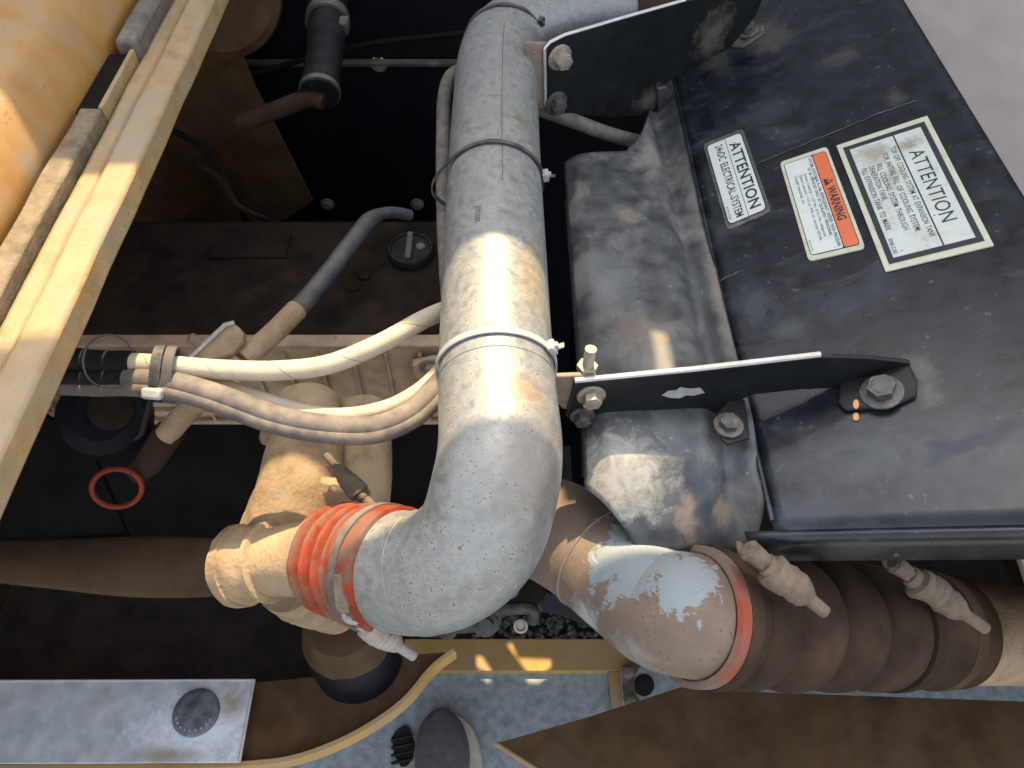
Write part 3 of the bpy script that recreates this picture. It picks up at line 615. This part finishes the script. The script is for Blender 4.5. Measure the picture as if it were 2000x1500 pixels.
# spiral wrap line
sp = []
for i in range(30, len(pa)-1):
    d = (pa[i+1]-pa[i]).normalized(); u = (Vector((0, 0, 1))-d*d.z).normalized(); v = d.cross(u); a = i*.42
    sp.append(pa[i]+(u*math.cos(a)+v*math.sin(a))*.0092)
b = MB(); b.tube(sp, .0003, 6); b.build('spiral_thread', 'hose_grey', t)

pb = spline([P(130, 740, .70), P(200, 742, .69), P(250, 741, .682), P(330, 747, .676), P(420, 771, .674), P(540, 814, .674), P(640, 833, .678), P(730, 834, .69), P(800, 806, .70), P(850, 758, .715), P(900, 700, .76)], 12)
t = thing('twin_hose', 'grey twin rubber hose sagging in a curve below the braided hose', 'hose', pb[30])
for k, (du, dr, nm) in enumerate(((.0, .0105, 'hose_body'), (.0080, .0075, 'second_bore'))):
    q = []
    for i, p in enumerate(pb):
        d = (pb[min(i+1, len(pb)-1)]-pb[max(0, i-1)]).normalized(); sd = Vector((0, 0, 1)).cross(d).normalized()*(1 if d.x < 0 else 1)
        q.append(p+sd*-du+Vector((0, 0, -du*.25)))
    b = MB(); b.tube(q, dr, 20); b.build(nm, 'hose_grey', t)
b = MB(); b.tube(pb[:25], .0115, 20); b.build('rubber_sleeve', 'rubber', t)

pc_ = spline([P(335, 733, .70), P(420, 748, .70), P(520, 783, .70), P(600, 806, .705), P(680, 812, .71), P(760, 795, .72), P(820, 762, .735), P(860, 724, .75), P(905, 680, .79)], 10)
b = MB(); b.tube(pc_, .0078, 20)
tag(b.build('thin_hose', 'hose'), 'pale cream hose squeezed between the braided and the twin hose', 'hose')

pd = spline([P(905, 135, 1.02), P(880, 150, 1.0), P(868, 190, .97), P(866, 260, .93), P(866, 350, .885), P(869, 450, .835), P(876, 560, .79), P(885, 660, .75), P(895, 760, .72)], 10)
b = MB(); b.tube(pd, .0088, 20)
tag(b.build('side_hose', 'hose_grey'), 'grey hose running along the shaded left side of the pipe', 'hose')

# rubber strap tying the hoses
c = P(322, 731, .682); t = thing('hose_strap', 'thick grey tie strap cinching the hoses on the left', 'cable tie', c)
axd = (pa[40]-pa[34]).normalized(); nn = axd; uu = (P(322, 690, .682)-P(322, 770, .682)).normalized(); uu = (uu-nn*uu.dot(nn)).normalized(); vv = nn.cross(uu)
for off, nm, m_ in ((-.0050, 'strap', 'tie'), (.0055, 'strap', 'hose_dark')):
    loop = [c+nn*(off+.003*math.sin(a))+uu*math.cos(a)*.0235+vv*math.sin(a)*.0155 for a in [i*2*math.pi/40 for i in range(40)]]
    b = MB(); prof = [(-.0022*0+x, y) for x, y in ((-1, -.35), (1, -.35), (1, .35), (-1, .35))]
    vs = []; fs = []
    for k, p in enumerate(loop):
        rad = (p-c-nn*off).normalized()
        for a_, r_ in ((-.0048, 0), (-.0048, .0022), (.0048, .0022), (.0048, 0)): vs.append(p+nn*a_+rad*r_)
    for k in range(40):
        j = (k+1) % 40
        for q in range(4): fs.append((k*4+q, k*4+(q+1) % 4, j*4+(q+1) % 4, j*4+q))
    b.add(vs, fs); b.build(nm, m_, t, bevel=.0006)
p = P(298, 769, .662); b = MB(); b.box(p, .017, .010, .010, (nn, uu, vv)); hd = b.build('head', 'tie_light', t, bevel=.0025)
b = MB(); b.box(p+vv*-.004+uu*.002-nn*.003, .010, .006, .006, (nn, uu, vv)); b.build('pawl', 'tie', hd, bevel=.001)
b = MB(); tl = spline([p, P(290, 800, .67), P(284, 820, .68), P(278, 845, .69), P(266, 858, .70)], 6); b.tube(tl, .0028, 8, prof=[(math.cos(a)*1.0, math.sin(a)*.4) for a in [i*math.pi/4 for i in range(8)]]); b.build('tail', 'rubber', t)

# thin wire loop hanging by the frame
lp = [P(212+50*math.cos(a), 706+52*math.sin(a), .66+.025*math.cos(a)) for a in [i*2*math.pi/48 for i in range(48)]]
b = MB(); b.tube(lp, .0009, 8, closed=True); tag(b.build('wire_loop', 'hose_dark'), 'thin loop of wire hanging around the hose sleeves by the frame', 'wire')

# ================================================================== ENGINE
t = thing('engine', 'dusty diesel engine block with ribbed side cover and oil filler cap', 'engine', Vector((-.35, .7, .6)))
ZC = .80
b = MB(); b.box((-.39, .705, .72), .62, .205, .16); b.build('valve_cover', 'engine', t, bevel=.012)
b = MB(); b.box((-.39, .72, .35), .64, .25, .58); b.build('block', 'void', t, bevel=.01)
b = MB(); b.box((-.39, .598, .79), .62, .02, .006); b.build('cover_flange', 'engine_side', t, bevel=.002)
YS = .592
b = MB(); b.box((-.36, YS+.004, .705), .56, .008, .155); sd = b.build('side_cover', 'engine_side', t, bevel=.003)
x = -.61
while x < -.09:
    b = MB(); b.box((x, YS-.003, .705), .0045, .008, .145); b.build('rib', 'engine_side', sd, bevel=.0012); x += .0415
for z in (.655, .632):
    b = MB(); b.box((-.36, YS-.0035, z), .55, .009, .008); b.build('ledge', 'engine_side', sd, bevel=.002)
# casting nearest the pipe, with bolt
q = [PY(px, py, YS-.006) for px, py in [(805, 700), (850, 690), (870, 700), (870, 780), (835, 770), (818, 745)]]
b = MB(); b.prism(q, (0, -.012, 0)); b.build('boss', 'engine_side', t, bevel=.003)
bolt(t, PY(842, 716, YS-.019), (0, -1, 0), .010, .008, 'tab')
# oil filler cap
c = PZ(803, 497, ZC+.001); b = MB(); b.lathe(c, (0, 0, 1), [(0, .030), (.010, .030), (.013, .0285), (.0132, .0255), (.0105, .0245), (.0105, .001)], 40); oc = b.build('oil_filler_cap', 'rubber', t)
b = MB(); b.box(c+Vector((-.001, 0, .014)), .008, .048, .010); b.build('grip', 'hose_dark', oc, bevel=.002)
b = MB(); b.lathe(c+Vector((.013, .004, .0108)), (0, 0, 1), [(0, .006), (.001, .0055)], 20); b.build('mark', 'hose_dark', oc)
# drip marks / small fittings on the cover
for px, py, r_ in ((690, 560, .010), (712, 540, .008)):
    c = PZ(px, py, ZC); b = MB(); b.lathe(c, (0, 0, 1), [(0, r_), (.004, r_), (.006, r_*.8)], 14); b.build('cover_boss', 'engine', t)
b = MB(); b.box(PZ(490, 480, ZC+.002), .10, .045, .006); b.build('cover_plate', 'engine', t, bevel=.002)

# black tube running across the cover
pt = spline([P(800, 420, 1.02), P(760, 415, .99), P(725, 428, .965), P(690, 470, .935), P(620, 560, .885), P(540, 645, .84), P(475, 702, .815)], 10)
t = thing('dipstick_tube', 'blue-black dipstick tube crossing diagonally over the engine cover', 'tube', P(600, 580, .87))
b = MB(); b.tube(pt[:47], [.0075+.0035*min(1, max(0, (i-14)/8)) for i in range(47)], 18); b.build('tube', 'tube_blue', t)
b = MB(); b.tube(pt[45:], .0122, 18); b.build('tube_socket', 'cast', t)
q = [P(375, 695, .80), P(440, 636, .80), P(457, 631, .80), P(475, 650, .80), P(474, 668, .80), P(455, 690, .80), P(405, 704, .80)]
b = MB(); b.prism(q, Vector((.0, .006, -.012))); b.build('clip_plate', 'cast', t, smooth=False, bevel=.002)
b = MB(); b.tube([P(372, 697, .797), P(440, 634, .797), P(457, 630, .797)], .0024, 8); b.build('bare_edge', 'silver', t)
b = MB(); b.tube(spline([P(475, 702, .815), P(420, 755, .82), P(360, 810, .83), P(325, 850, .84)], 6), .0125, 18); b.build('lower_tube', 'cast', t)
b = MB(); b.lathe(P(392, 672, .80), (-.6, 0, .8), [(0, .006), (.012, .006), (.014, .004)], 12); b.build('clip_bolt', 'tab', t)
t = thing('dipstick', 'red ring-handled dipstick in the dark left of the engine', 'dipstick', P(228, 955, .84))
b = MB(); b.tube([P(335, 840, .845), P(290, 905, .85), P(262, 930, .85)], [.016, .0155, .012], 18); b.build('cap', 'hose_brown', t)
b = MB(); b.tube([P(228+49*math.cos(a), 953+37*math.sin(a), .84+.012*math.sin(a)) for a in [i*2*math.pi/40 for i in range(40)]], .0030, 12, closed=True); b.build('ring_handle', 'red_ring', t)

# alternator in the dark, far left
t = thing('alternator', 'dark alternator housing in the shade under the hose sleeves', 'alternator', P(215, 810, .90))
b = MB(); b.lathe(P(215, 815, .93), (.25, -.5, .8), [(0, .05), (.03, .052), (.045, .046), (.05, .03), (.055, .028)], 32); b.build('housing', 'rear', t)
b = MB(); b.lathe(P(222, 800, .875), (.25, -.5, .8), [(0, .024), (.014, .024), (.018, .018)], 24); b.build('pulley', 'engine', t)
b = MB(); b.prism([P(x, y, .96) for x, y in [(20, 770), (170, 860), (250, 1050), (120, 1060), (0, 1050)]], (0, .006, -.006)); tag(b.build('mount_plate', 'void', smooth=False, bevel=.002), 'dark slanted mounting plate below the frame at far left', 'plate')

# brown duct in the dark
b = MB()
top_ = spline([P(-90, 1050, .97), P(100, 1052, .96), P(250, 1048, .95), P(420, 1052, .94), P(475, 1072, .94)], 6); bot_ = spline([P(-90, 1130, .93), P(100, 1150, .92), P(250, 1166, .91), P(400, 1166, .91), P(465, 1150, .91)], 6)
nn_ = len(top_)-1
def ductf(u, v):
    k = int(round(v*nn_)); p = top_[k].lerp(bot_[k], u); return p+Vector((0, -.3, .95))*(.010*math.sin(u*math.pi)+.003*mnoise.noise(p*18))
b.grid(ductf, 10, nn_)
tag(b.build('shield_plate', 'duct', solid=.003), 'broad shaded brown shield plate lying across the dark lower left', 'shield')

# ================================================================== TURBO CASTING
t = thing('intake_casting', 'dust-caked tan casting with stub end below the sagging hoses', 'casting', P(560, 980, .84))
b = MB(); b.tube(spline([P(600, 800, .93), P(596, 870, .89), P(580, 940, .85), P(556, 1010, .83), P(540, 1060, .83)], 8), [.037, .037, .038, .038, .038, .039, .040, .041, .042]*4, 32) if False else None
pth = spline([P(602, 790, .87), P(598, 860, .835), P(588, 930, .80), P(572, 1000, .79), P(552, 1060, .79)], 8)
b.tube(pth, [.036+.012*(i/len(pth)) for i in range(len(pth))], 36); b.build('riser', 'cast_riser', t, lump=.0014, lsc=70)
pth = spline([P(710, 800, .90), P(710, 880, .87), P(706, 960, .84), P(700, 1050, .83)], 6)
b = MB(); b.tube(pth, .032, 28); b.build('rear_riser', 'cast', t, lump=.0014, lsc=70)
q = [P(x, y, .765) for x, y in [(540, 905), (640, 930), (690, 935), (720, 960), (600, 985), (545, 1020), (490, 1030), (510, 970)]]
b = MB(); b.prism(q, Vector((0, .02, -.045))); b.build('shoulder', 'cast', t, bevel=.012)
b = MB(); b.box(P(535, 845, .92), .03, .03, .02); b.build('lug', 'cast', t, bevel=.006)
pth = spline([P(665, 1092, .695), P(585, 1092, .712), P(520, 1098, .73), P(478, 1104, .74), P(452, 1107, .748)], 6); m_ = len(pth)
b = MB(); b.tube(pth, [.0375, .037, .0365, .036, .0355, .035, .0345, .034, .0335, .0325, .0325, .032, .032, .033, .034, .0355, .0370, .0375, .0375, .0375, .037, .035, .033, .029, .022][:m_], 36); b.build('stub', 'cast', t, lump=.0014, lsc=80)
ring_band_later = []
for px_, r_, w_ in ((548, .0385, .007), (466, .0395, .012)):
    c_ = min(pth, key=lambda p: (p-P(px_, 1098, .74)).length); k_ = pth.index(c_); d_ = (pth[min(k_+1, m_-1)]-pth[max(0, k_-1)]).normalized()
    b = MB(); b.lathe(c_-d_*w_/2, d_, [(0, r_-.004), (.001, r_), (w_-.001, r_), (w_, r_-.004)], 36); b.build('collar', 'cast', t, lump=.0012, lsc=80)
for px_, py_, d_ in ((560, 880, .795), (640, 905, .785), (520, 1010, .76)):
    bolt(t, P(px_, py_, d_), (-.1, -.4, .9), .007, .006, 'cast')
q = [P(x, y, .79) for x, y in [(463, 1032), (475, 1020), (520, 1030), (540, 1040), (500, 1048)]]
b = MB(); b.prism(q, (0, .006, -.01)); b.build('flange_ear', 'silver', t, smooth=False, bevel=.002)
b = MB(); b.tube(spline([P(560, 1140, .80), P(590, 1165, .84), P(630, 1180, .90), P(655, 1190, .95)], 6), [.030]*19, 24); b.build('drop_leg', 'cast', t, lump=.002, lsc=60)

# ================================================================== RED BELLOWS
t = thing('red_bellows', 'orange-red silicone bellows hose on the lower end of the pipe', 'bellows', P(665, 1090, .70))
bp_ = spline([P(778, 1114, .643), P(748, 1109, .654), P(718, 1103, .667), P(682, 1096, .682), P(642, 1088, .70)], 24)
L_ = [0]
for i in range(1, len(bp_)): L_.append(L_[-1]+(bp_[i]-bp_[i-1]).length)
rad = []
for l in L_:
    k = l/L_[-1]
    if k < .30: r = .0535
    elif k > .97: r = .0385
    else:
        kk = (k-.30)/.70; r = .0405-.0050*kk+.0135*(.5-.5*math.cos(kk*math.pi*2*4.0))**.7
    rad.append(r)
rad[0] = .0505
b = MB(); b.tube(bp_, rad, 64); b.build('hose_body', 'red', t, lump=.0008, lsc=60)
def ring_band(parent, c, ax, r, w_, m_, name='band', th=.0014):
    ax = Vector(ax).normalized(); b = MB()
    b.lathe(Vector(c)-ax*w_/2, ax, [(0, r), (0, r+th), (w_, r+th), (w_, r)], 64); return b.build(name, m_, parent)
def tbolt(parent, a, c, r, m_body='clamp', coils=6):
    a, c = Vector(a), Vector(c); d = (c-a); L = d.length; d.normalize()
    b = MB(); pr = [(0, r*.35), (L*.01, r*.55), (L*.05, r*.62), (L*.09, r*.60), (L*.11, r*.9)]
    for k in range(coils*5+1):
        q = k/(coils*5); pr.append((L*(.12+.44*q), r*((1.0-.16*q)*(.93+.07*abs(math.sin(q*coils*math.pi))))))
    pr += [(L*.60, r*.74), (L*.66, r*.60), (L*.72, r*.40)]
    b.lathe(a, d, pr, 24); b.build('spring', m_body, parent, lump=r*.16, lsc=70)
    b = MB(); b.cyl(a+d*L*.6, c, r*.40, r*.36, 14); b.build('screw', m_body, parent)
    b = MB(); b.lathe(a-d*r*1.3, d, [(0, r*.3), (r*.2, r*.5), (r*.9, r*.55), (r*1.4, r*.45)], 14); b.build('trunnion', m_body, parent, lump=r*.2, lsc=70)
# clamps on the bellows
ax = (bp_[30]-bp_[24]).normalized()
t = thing('hose_clamp', 'spring clamp with bolt hanging below the end of the pipe', 'hose clamp', P(700, 1180, .64), 'spring clamps on the air hoses')
ring_band(t, bp_[24], ax, .0537, .008, 'hose_grey')
q = [P(x, y, .605) for x, y in [(650, 1123), (667, 1121), (671, 1160), (681, 1178), (683, 1198), (664, 1199), (655, 1190), (652, 1160)]]
b = MB(); b.prism(q, (0, .002, -.003)); b.build('lug_plate', 'clamp_mud', t, smooth=False, bevel=.001)
tbolt(t, P(704, 1212, .625), P(808, 1282, .66), .0120, 'clamp', 6)
b = MB(); b.tube([P(690+18*math.cos(a), 1198+17*math.sin(a), .615) for a in [i*2*math.pi/24 for i in range(24)]], .0024, 8, closed=True); b.build('loop', 'clamp', t)
t = thing('hose_clamp', 'spring clamp with bolt pointing up beside the red bellows', 'hose clamp', P(690, 960, .76), 'spring clamps on the air hoses')
tbolt(t, P(712, 975, .735), P(636, 888, .75), .0105, 'clamp_mud', 4)
ring_band(t, bp_[-4], (bp_[-1]-bp_[-6]), .0435, .010, 'cast')
q = [P(x, y, .70) for x, y in [(645, 945), (660, 955), (672, 962), (662, 948)]]
b = MB(); b.prism(q, (0, .002, -.004)); b.build('band_end', 'clamp', t, smooth=False)

# ================================================================== SECOND PIPE, LOWER RIGHT
sp_ = spline([P(930, 1000, .88), P(1030, 1018, .83), P(1125, 1060, .78), P(1220, 1132, .738), P(1288, 1185, .708), P(1342, 1199, .688), P(1388, 1204, .696)], 14)
t = thing('lower_air_pipe', 'dust-coated air pipe with flaking paint curving to lower right hose', 'pipe', P(1250, 1160, .74))
b = MB(); b.tube(sp_, [.0545]*len(sp_), 56); b.build('tube', 'pipe_flaky', t)
def ringat(parent, path, i, r, w_, m_, nm):
    ring_band(parent, path[i], path[min(i+2, len(path)-1)]-path[max(0, i-2)], r, w_, m_, nm)
# mitre weld
c = sp_[34]; d = (sp_[37]-sp_[31]).normalized(); u = d.orthogonal().normalized(); v = d.cross(u)
b = MB(); b.tube([c+(u*math.cos(a)+v*math.sin(a))*.0548 for a in [i*2*math.pi/80 for i in range(80)]], [.0011+.0005*random.random() for _ in range(80)], 8, closed=True); b.build('weld_bead', 'tab', t)

hp = spline([P(1350, 1201, .686), P(1390, 1205, .697), P(1545, 1217, .738), P(1700, 1224, .782), P(1850, 1231, .835)], 40)
t = thing('dusty_bellows', 'brown dust-covered bellows hose at lower right', 'bellows', P(1650, 1215, .68))
n = len(hp); i1 = int(n*.28); rad = []
for i in range(n):
    k = i/(n-1)
    if k < .30: r = .0605
    elif k < .82: kk = (k-.30)/.52; r = .0625-.0105*(1-abs(math.sin(kk*math.pi*4.0+.4)))**1.8
    else: r = .0600
    rad.append(r)
cufl = MB(); cufl.tube(hp[:int(n*.24)], [.0570]+[.0620]*(int(n*.24)-2)+[.0600], 56); cufl.build('red_cuff', 'hose_red', t)
b = MB(); b.tube(hp, [.056]+rad[1:], 64); b.build('hose_body', 'hose_brown', t)
ringat(t, hp, int(n*.93), .0602, .016, 'duct', 'end_cuff')
tail = spline([P(1830, 1230, .828), P(1950, 1237, .875), P(2100, 1246, .94), P(2220, 1254, 1.0)], 6)
b = MB(); b.tube(tail, .0560, 48); tag(b.build('outlet_pipe', 'cast'), 'tan pipe leaving the dusty bellows at the right edge', 'pipe')

for lbl, a, c, r, i, cl in (('mud-caked spring clamp on the dusty bellows nearest the flaking pipe', (1494, 1100, .635), (1612, 1196, .640), .0155, int(n*.235), 3),
                        ('mud-caked ribbed spring clamp on the dusty bellows nearest the right edge', (1775, 1122, .720), (1925, 1228, .735), .0155, int(n*.80), 5)):
    t = thing('hose_clamp', lbl, 'hose clamp', P(*a), 'spring clamps on the air hoses')
    ringat(t, hp, i, .0618, .014, 'hose_brown', 'band')
    tbolt(t, P(*a), P(*c), r, 'clamp_mud', cl)
    q = P(a[0]-30, a[1]-14, a[2]+.012); b = MB(); b.box(q, .030, .012, .010, ((P(*c)-P(*a)).normalized(), Vector((0, 1, 0)), Vector((0, 0, 1)))); b.build('lug', 'clamp_mud', t, bevel=.004)

# ================================================================== OIL FILTER AND PUMP
t = thing('oil_filter', 'navy blue spin-on oil filter with dust-caked top', 'oil filter', P(680, 1260, 1.1))
o = P(676, 1222, 1.0); axf = Vector((.02, -.12, -1))
b = MB(); b.lathe(o, axf, [(0, .045), (.006, .058), (.02, .062), (.16, .062), (.175, .05)], 40); b.build('can', 'navy', t)
b = MB(); b.lathe(o+Vector((0, 0, .024)), axf, [(0, .03), (.004, .048), (.020, .054), (.034, .060), (.042, .061)], 32); b.build('filter_head', 'duct', t, lump=.003, lsc=60)
t = thing('fuel_pump', 'grimy dark pump block with hex bolts under the elbow', 'pump', P(940, 1200, 1.2))
b = MB(); b.prism([P(x, y, 1.17) for x, y in [(790, 1215), (850, 1150), (980, 1130), (985, 1200), (975, 1236), (800, 1246)]], (0, .10, -.02)); b.build('body', 'pump', t, bevel=.004)
b = MB(); b.prism([P(x, y, 1.15) for x, y in [(835, 1222), (898, 1212), (902, 1228), (885, 1244), (840, 1248)]], (0, .03, -.01)); b.build('flange', 'pump', t, bevel=.003)
b = MB(); b.prism([P(x, y, 1.15) for x, y in [(928, 1196), (962, 1188), (972, 1205), (970, 1234), (928, 1238)]], (0, .03, -.01)); b.build('flange', 'pump', t, bevel=.003)
nb_ = -CF
bolt(t, P(874, 1230, 1.145), nb_, .010, .010, 'pump'); bolt(t, P(948, 1219, 1.145), nb_, .013, .010, 'pump'); bolt(t, P(950, 1190, 1.147), nb_, .010, .006, 'pump')
b = MB(); b.tube(spline([P(970, 1192, 1.14), P(1010, 1188, 1.13), P(1034, 1188, 1.13), P(1043, 1196, 1.13), P(1041, 1212, 1.14)], 6), .0095, 16); b.build('elbow_pipe', 'pump', t)
b = MB(); b.lathe(P(1017, 1222, 1.15), nb_, [(0, .011), (.004, .011), (.005, .007), (.002, .006)], 20); b.build('plug', 'zinc', t)
b = MB(); b.lathe(P(997, 1152, 1.12), nb_, [(0, .013), (.004, .012), (.006, .006)], 14); b.build('stud', 'bolt_dark', t)
b = MB(); b.prism([P(x, y, 1.2) for x, y in [(976, 1118), (1080, 1118), (1060, 1180), (980, 1185)]], (0, .05, -.03)); b.build('housing', 'engine', t, bevel=.003)
b = MB(); b.prism([P(x, y, 1.22) for x, y in [(1052, 1150), (1100, 1165), (1170, 1235), (1100, 1205), (1058, 1196)]], (0, .05, -.03)); tag(b.build('blue_bracket', 'navy', smooth=False, bevel=.003), 'dark blue bracket edge showing under the flaking pipe', 'bracket')

# ================================================================== DARK TOP LEFT
YP = 1.10
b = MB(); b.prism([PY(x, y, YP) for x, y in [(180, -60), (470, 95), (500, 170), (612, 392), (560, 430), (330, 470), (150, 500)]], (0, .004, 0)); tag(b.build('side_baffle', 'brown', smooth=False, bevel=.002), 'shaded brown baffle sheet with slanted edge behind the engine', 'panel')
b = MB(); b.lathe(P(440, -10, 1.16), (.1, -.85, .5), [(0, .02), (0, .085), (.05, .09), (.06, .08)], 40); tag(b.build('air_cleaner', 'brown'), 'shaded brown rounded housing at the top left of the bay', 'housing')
t = thing('hose_fitting', 'black hose fitting with clamp hanging from the top of the bay', 'hose fitting', P(630, 110, 1.08))
b = MB(); b.tube(spline([P(640, -20, 1.16), P(640, 30, 1.13), P(636, 90, 1.09), P(628, 150, 1.06), P(624, 185, 1.045)], 8), [.030]*9+[.027]*8+[.025]*8+[.026]*8, 24) ; b.build('hose_body', 'rubber', t)
ring_band(t, P(640, 40, 1.125), P(636, 90, 1.09)-P(640, 30, 1.13), .0305, .016, 'hose_dark'); ring_band(t, P(625, 178, 1.048), P(624, 185, 1.045)-P(628, 150, 1.06), .0265, .008, 'hose_dark')
b = MB(); b.box(P(672, 50, 1.105), .014, .022, .02); b.build('clamp_screw', 'hose_dark', t, bevel=.003)
b = MB(); b.tube([P(470, 240, 1.09), P(540, 215, 1.07), P(605, 190, 1.05), P(632, 200, 1.05)], [.0125, .0125, .0125, .011], 16); tag(b.build('support_rod', 'hose_brown'), 'dusty rod leaning from the baffle to the black hose fitting', 'rod')

for k, (lbl, pts_) in enumerate((('dim grey wire arching left of the black fitting', [(330, 250, 1.06), (410, 300, 1.05), (450, 370, 1.06), (490, 450, 1.12), (510, 520, 1.2)]),
        ('dim brown wire beside the arching grey wire', [(350, 300, 1.06), (430, 350, 1.05), (470, 405, 1.07), (560, 450, 1.12), (590, 520, 1.2)]),
        ('thin dark wire running along the top edge of the rear plate', [(470, 150, 1.2), (700, 90, 1.19), (860, 70, 1.18), (960, 60, 1.18)]))):
    b = MB(); b.tube(spline([P(*q) for q in pts_], 8), .0045, 10); tag(b.build('wire', 'void' if k != 1 else 'engine'), lbl, 'wire', 'loose wires in the dark of the bay')
# ================================================================== BOTTOM LEFT DOOR AND CHANNEL
t = thing('lower_door', 'shaded brown door panel with curved yellow rim at bottom left', 'door', PZ(500, 1420, .42))
rim = [(-60, 1500), (180, 1496), (330, 1496), (470, 1492), (570, 1480), (660, 1448), (730, 1410), (790, 1365), (835, 1312), (858, 1290), (888, 1268)]
zr = .43
rp = [PZ(x, y, zr) for x, y in rim]; rp = spline(rp, 6)
inner = [PZ(x, y, zr) for x, y in [(845, 1270), (800, 1274), (760, 1290), (600, 1318), (480, 1330), (-60, 1330)]]
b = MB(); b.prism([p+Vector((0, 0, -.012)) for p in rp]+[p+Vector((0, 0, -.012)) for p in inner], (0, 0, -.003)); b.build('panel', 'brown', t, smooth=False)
b = MB(); n = len(rp); vs = []; fs = []
for i, p in enumerate(rp):
    d = (rp[min(i+1, n-1)]-rp[max(i-1, 0)]).normalized(); sd = Vector((-d.y, d.x, 0))
    w_ = .0036
    for a_, z_ in ((-w_, 0), (w_, 0), (w_, -.03), (-w_, -.03)): vs.append(p+sd*a_+Vector((0, 0, z_)))
for i in range(n-1):
    for q in range(4): fs.append((i*4+q, i*4+(q+1) % 4, i*4+4+(q+1) % 4, i*4+4+q))
fs += [(0, 1, 2, 3), tuple((n-1)*4+k for k in (3, 2, 1, 0))]
b.add(vs, fs); b.build('rim', 'deck_paint', t, bevel=.001)
t = thing('grey_channel', 'galvanised grey channel plate with round rubber bumper at bottom left', 'channel', PZ(300, 1400, .45))
zc = .45
b = MB(); b.prism([PZ(x, y, zc) for x, y in [(-80, 1329), (497, 1327), (468, 1489), (-80, 1492)]], (0, 0, -.004)); b.build('plate', 'grey_plate', t, smooth=False, bevel=.001)
b = MB(); b.tube([PZ(496, 1328, zc), PZ(467, 1489, zc)], .0022, 8); b.build('bare_edge', 'silver', t)
b = MB(); b.tube([PZ(-80, 1330, zc), PZ(496, 1328, zc)], .0016, 8); b.build('top_edge', 'silver', t)
c = PZ(384, 1392, zc); b = MB(); b.lathe(c, (0, 0, 1), [(0, .030), (.003, .0297), (.005, .0275), (.0058, .022), (.006, .002)], 40); bu = b.build('bumper', 'bumper', t)
for k in range(9):
    a = R(200+k*17); q = c+Vector((math.cos(a)*.0235, math.sin(a)*.0235, .0052)); b = MB(); b.lathe(q, (0, 0, 1), [(0, .0016), (.002, .0012)], 8); b.build('nub', 'tie_light', bu)

# ================================================================== BOTTOM RIGHT PANEL
t = thing('access_cover', 'shaded brown cover sheet with pointed corner at bottom right', 'cover', PZ(1500, 1430, .40))
zq = .42
pts = [(968, 1452), (1150, 1400), (1330, 1342), (1500, 1352), (2060, 1372), (2060, 1560), (1060, 1560), (1043, 1500)]
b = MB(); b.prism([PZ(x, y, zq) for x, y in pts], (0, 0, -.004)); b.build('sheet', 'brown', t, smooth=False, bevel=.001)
b = MB(); b.tube([PZ(968, 1452, zq), PZ(1005, 1476, zq), PZ(1043, 1500, zq), PZ(1100, 1540, zq)], .0032, 8); b.build('edge', 'rail', t)

# ================================================================== SHOE
toe = PZ(868, 1391, .03); heel = toe+Vector((-.006, -.275, 0)); heel.z = toe.z = 0
t = thing('shoe', 'dark grey slip-on shoe with white sole standing on the deck', 'shoe', toe+Vector((0, -.1, 0)))
def shoe_w(k):                                       # half width along the foot, toe to heel
    return (max(.012, .053*max(0, 1-(1-k/.34)**2.4)**.42) if k < .34 else .052-.012*math.sin(min(1, (k-.34)/.4)*math.pi/2)) * (1 if k < .86 else math.sqrt(max(0., 1-((k-.86)/.145)**2)))
ks = [0.004, .02, .05, .09, .14, .2, .27, .34, .45, .56, .68, .78, .86, .92, .97, .995]
def loft(secs):
    b = MB(); m_ = len(secs[0]); vs = [p for s_ in secs for p in s_]
    fs = [(i*m_+k, i*m_+(k+1) % m_, (i+1)*m_+(k+1) % m_, (i+1)*m_+k) for i in range(len(secs)-1) for k in range(m_)]+[tuple(range(m_)), tuple((len(secs)-1)*m_+k for k in range(m_-1, -1, -1))]
    b.add(vs, fs); return b
skew = .012
secs = []; up_ = []
for k in ks:
    c = toe.lerp(heel, k); w_ = shoe_w(k)+.004; c = c+Vector((skew*math.sin(k*2.2), 0, 0))
    secs.append([c+Vector((w_*x, 0, z)) for x, z in ((-1, .002), (-1.02, .012), (-1, .024), (-.8, .026), (.8, .026), (1.12, .024), (1.18, .012), (1.12, .002))])
    h = .030+.030*math.sin(min(1, k/.5)*math.pi/2)+.03*max(0, (k-.35))
    w2 = shoe_w(k)-.002
    up_.append([c+Vector((w2*math.cos(a)-.005, .004, .022+h*max(0, math.sin(a))**.8)) for a in [math.pi*i/14 for i in range(15)]])
loft(secs).build('sole', 'sole', t, sub=1)
loft(up_).build('upper', 'shoe', t, sub=1)
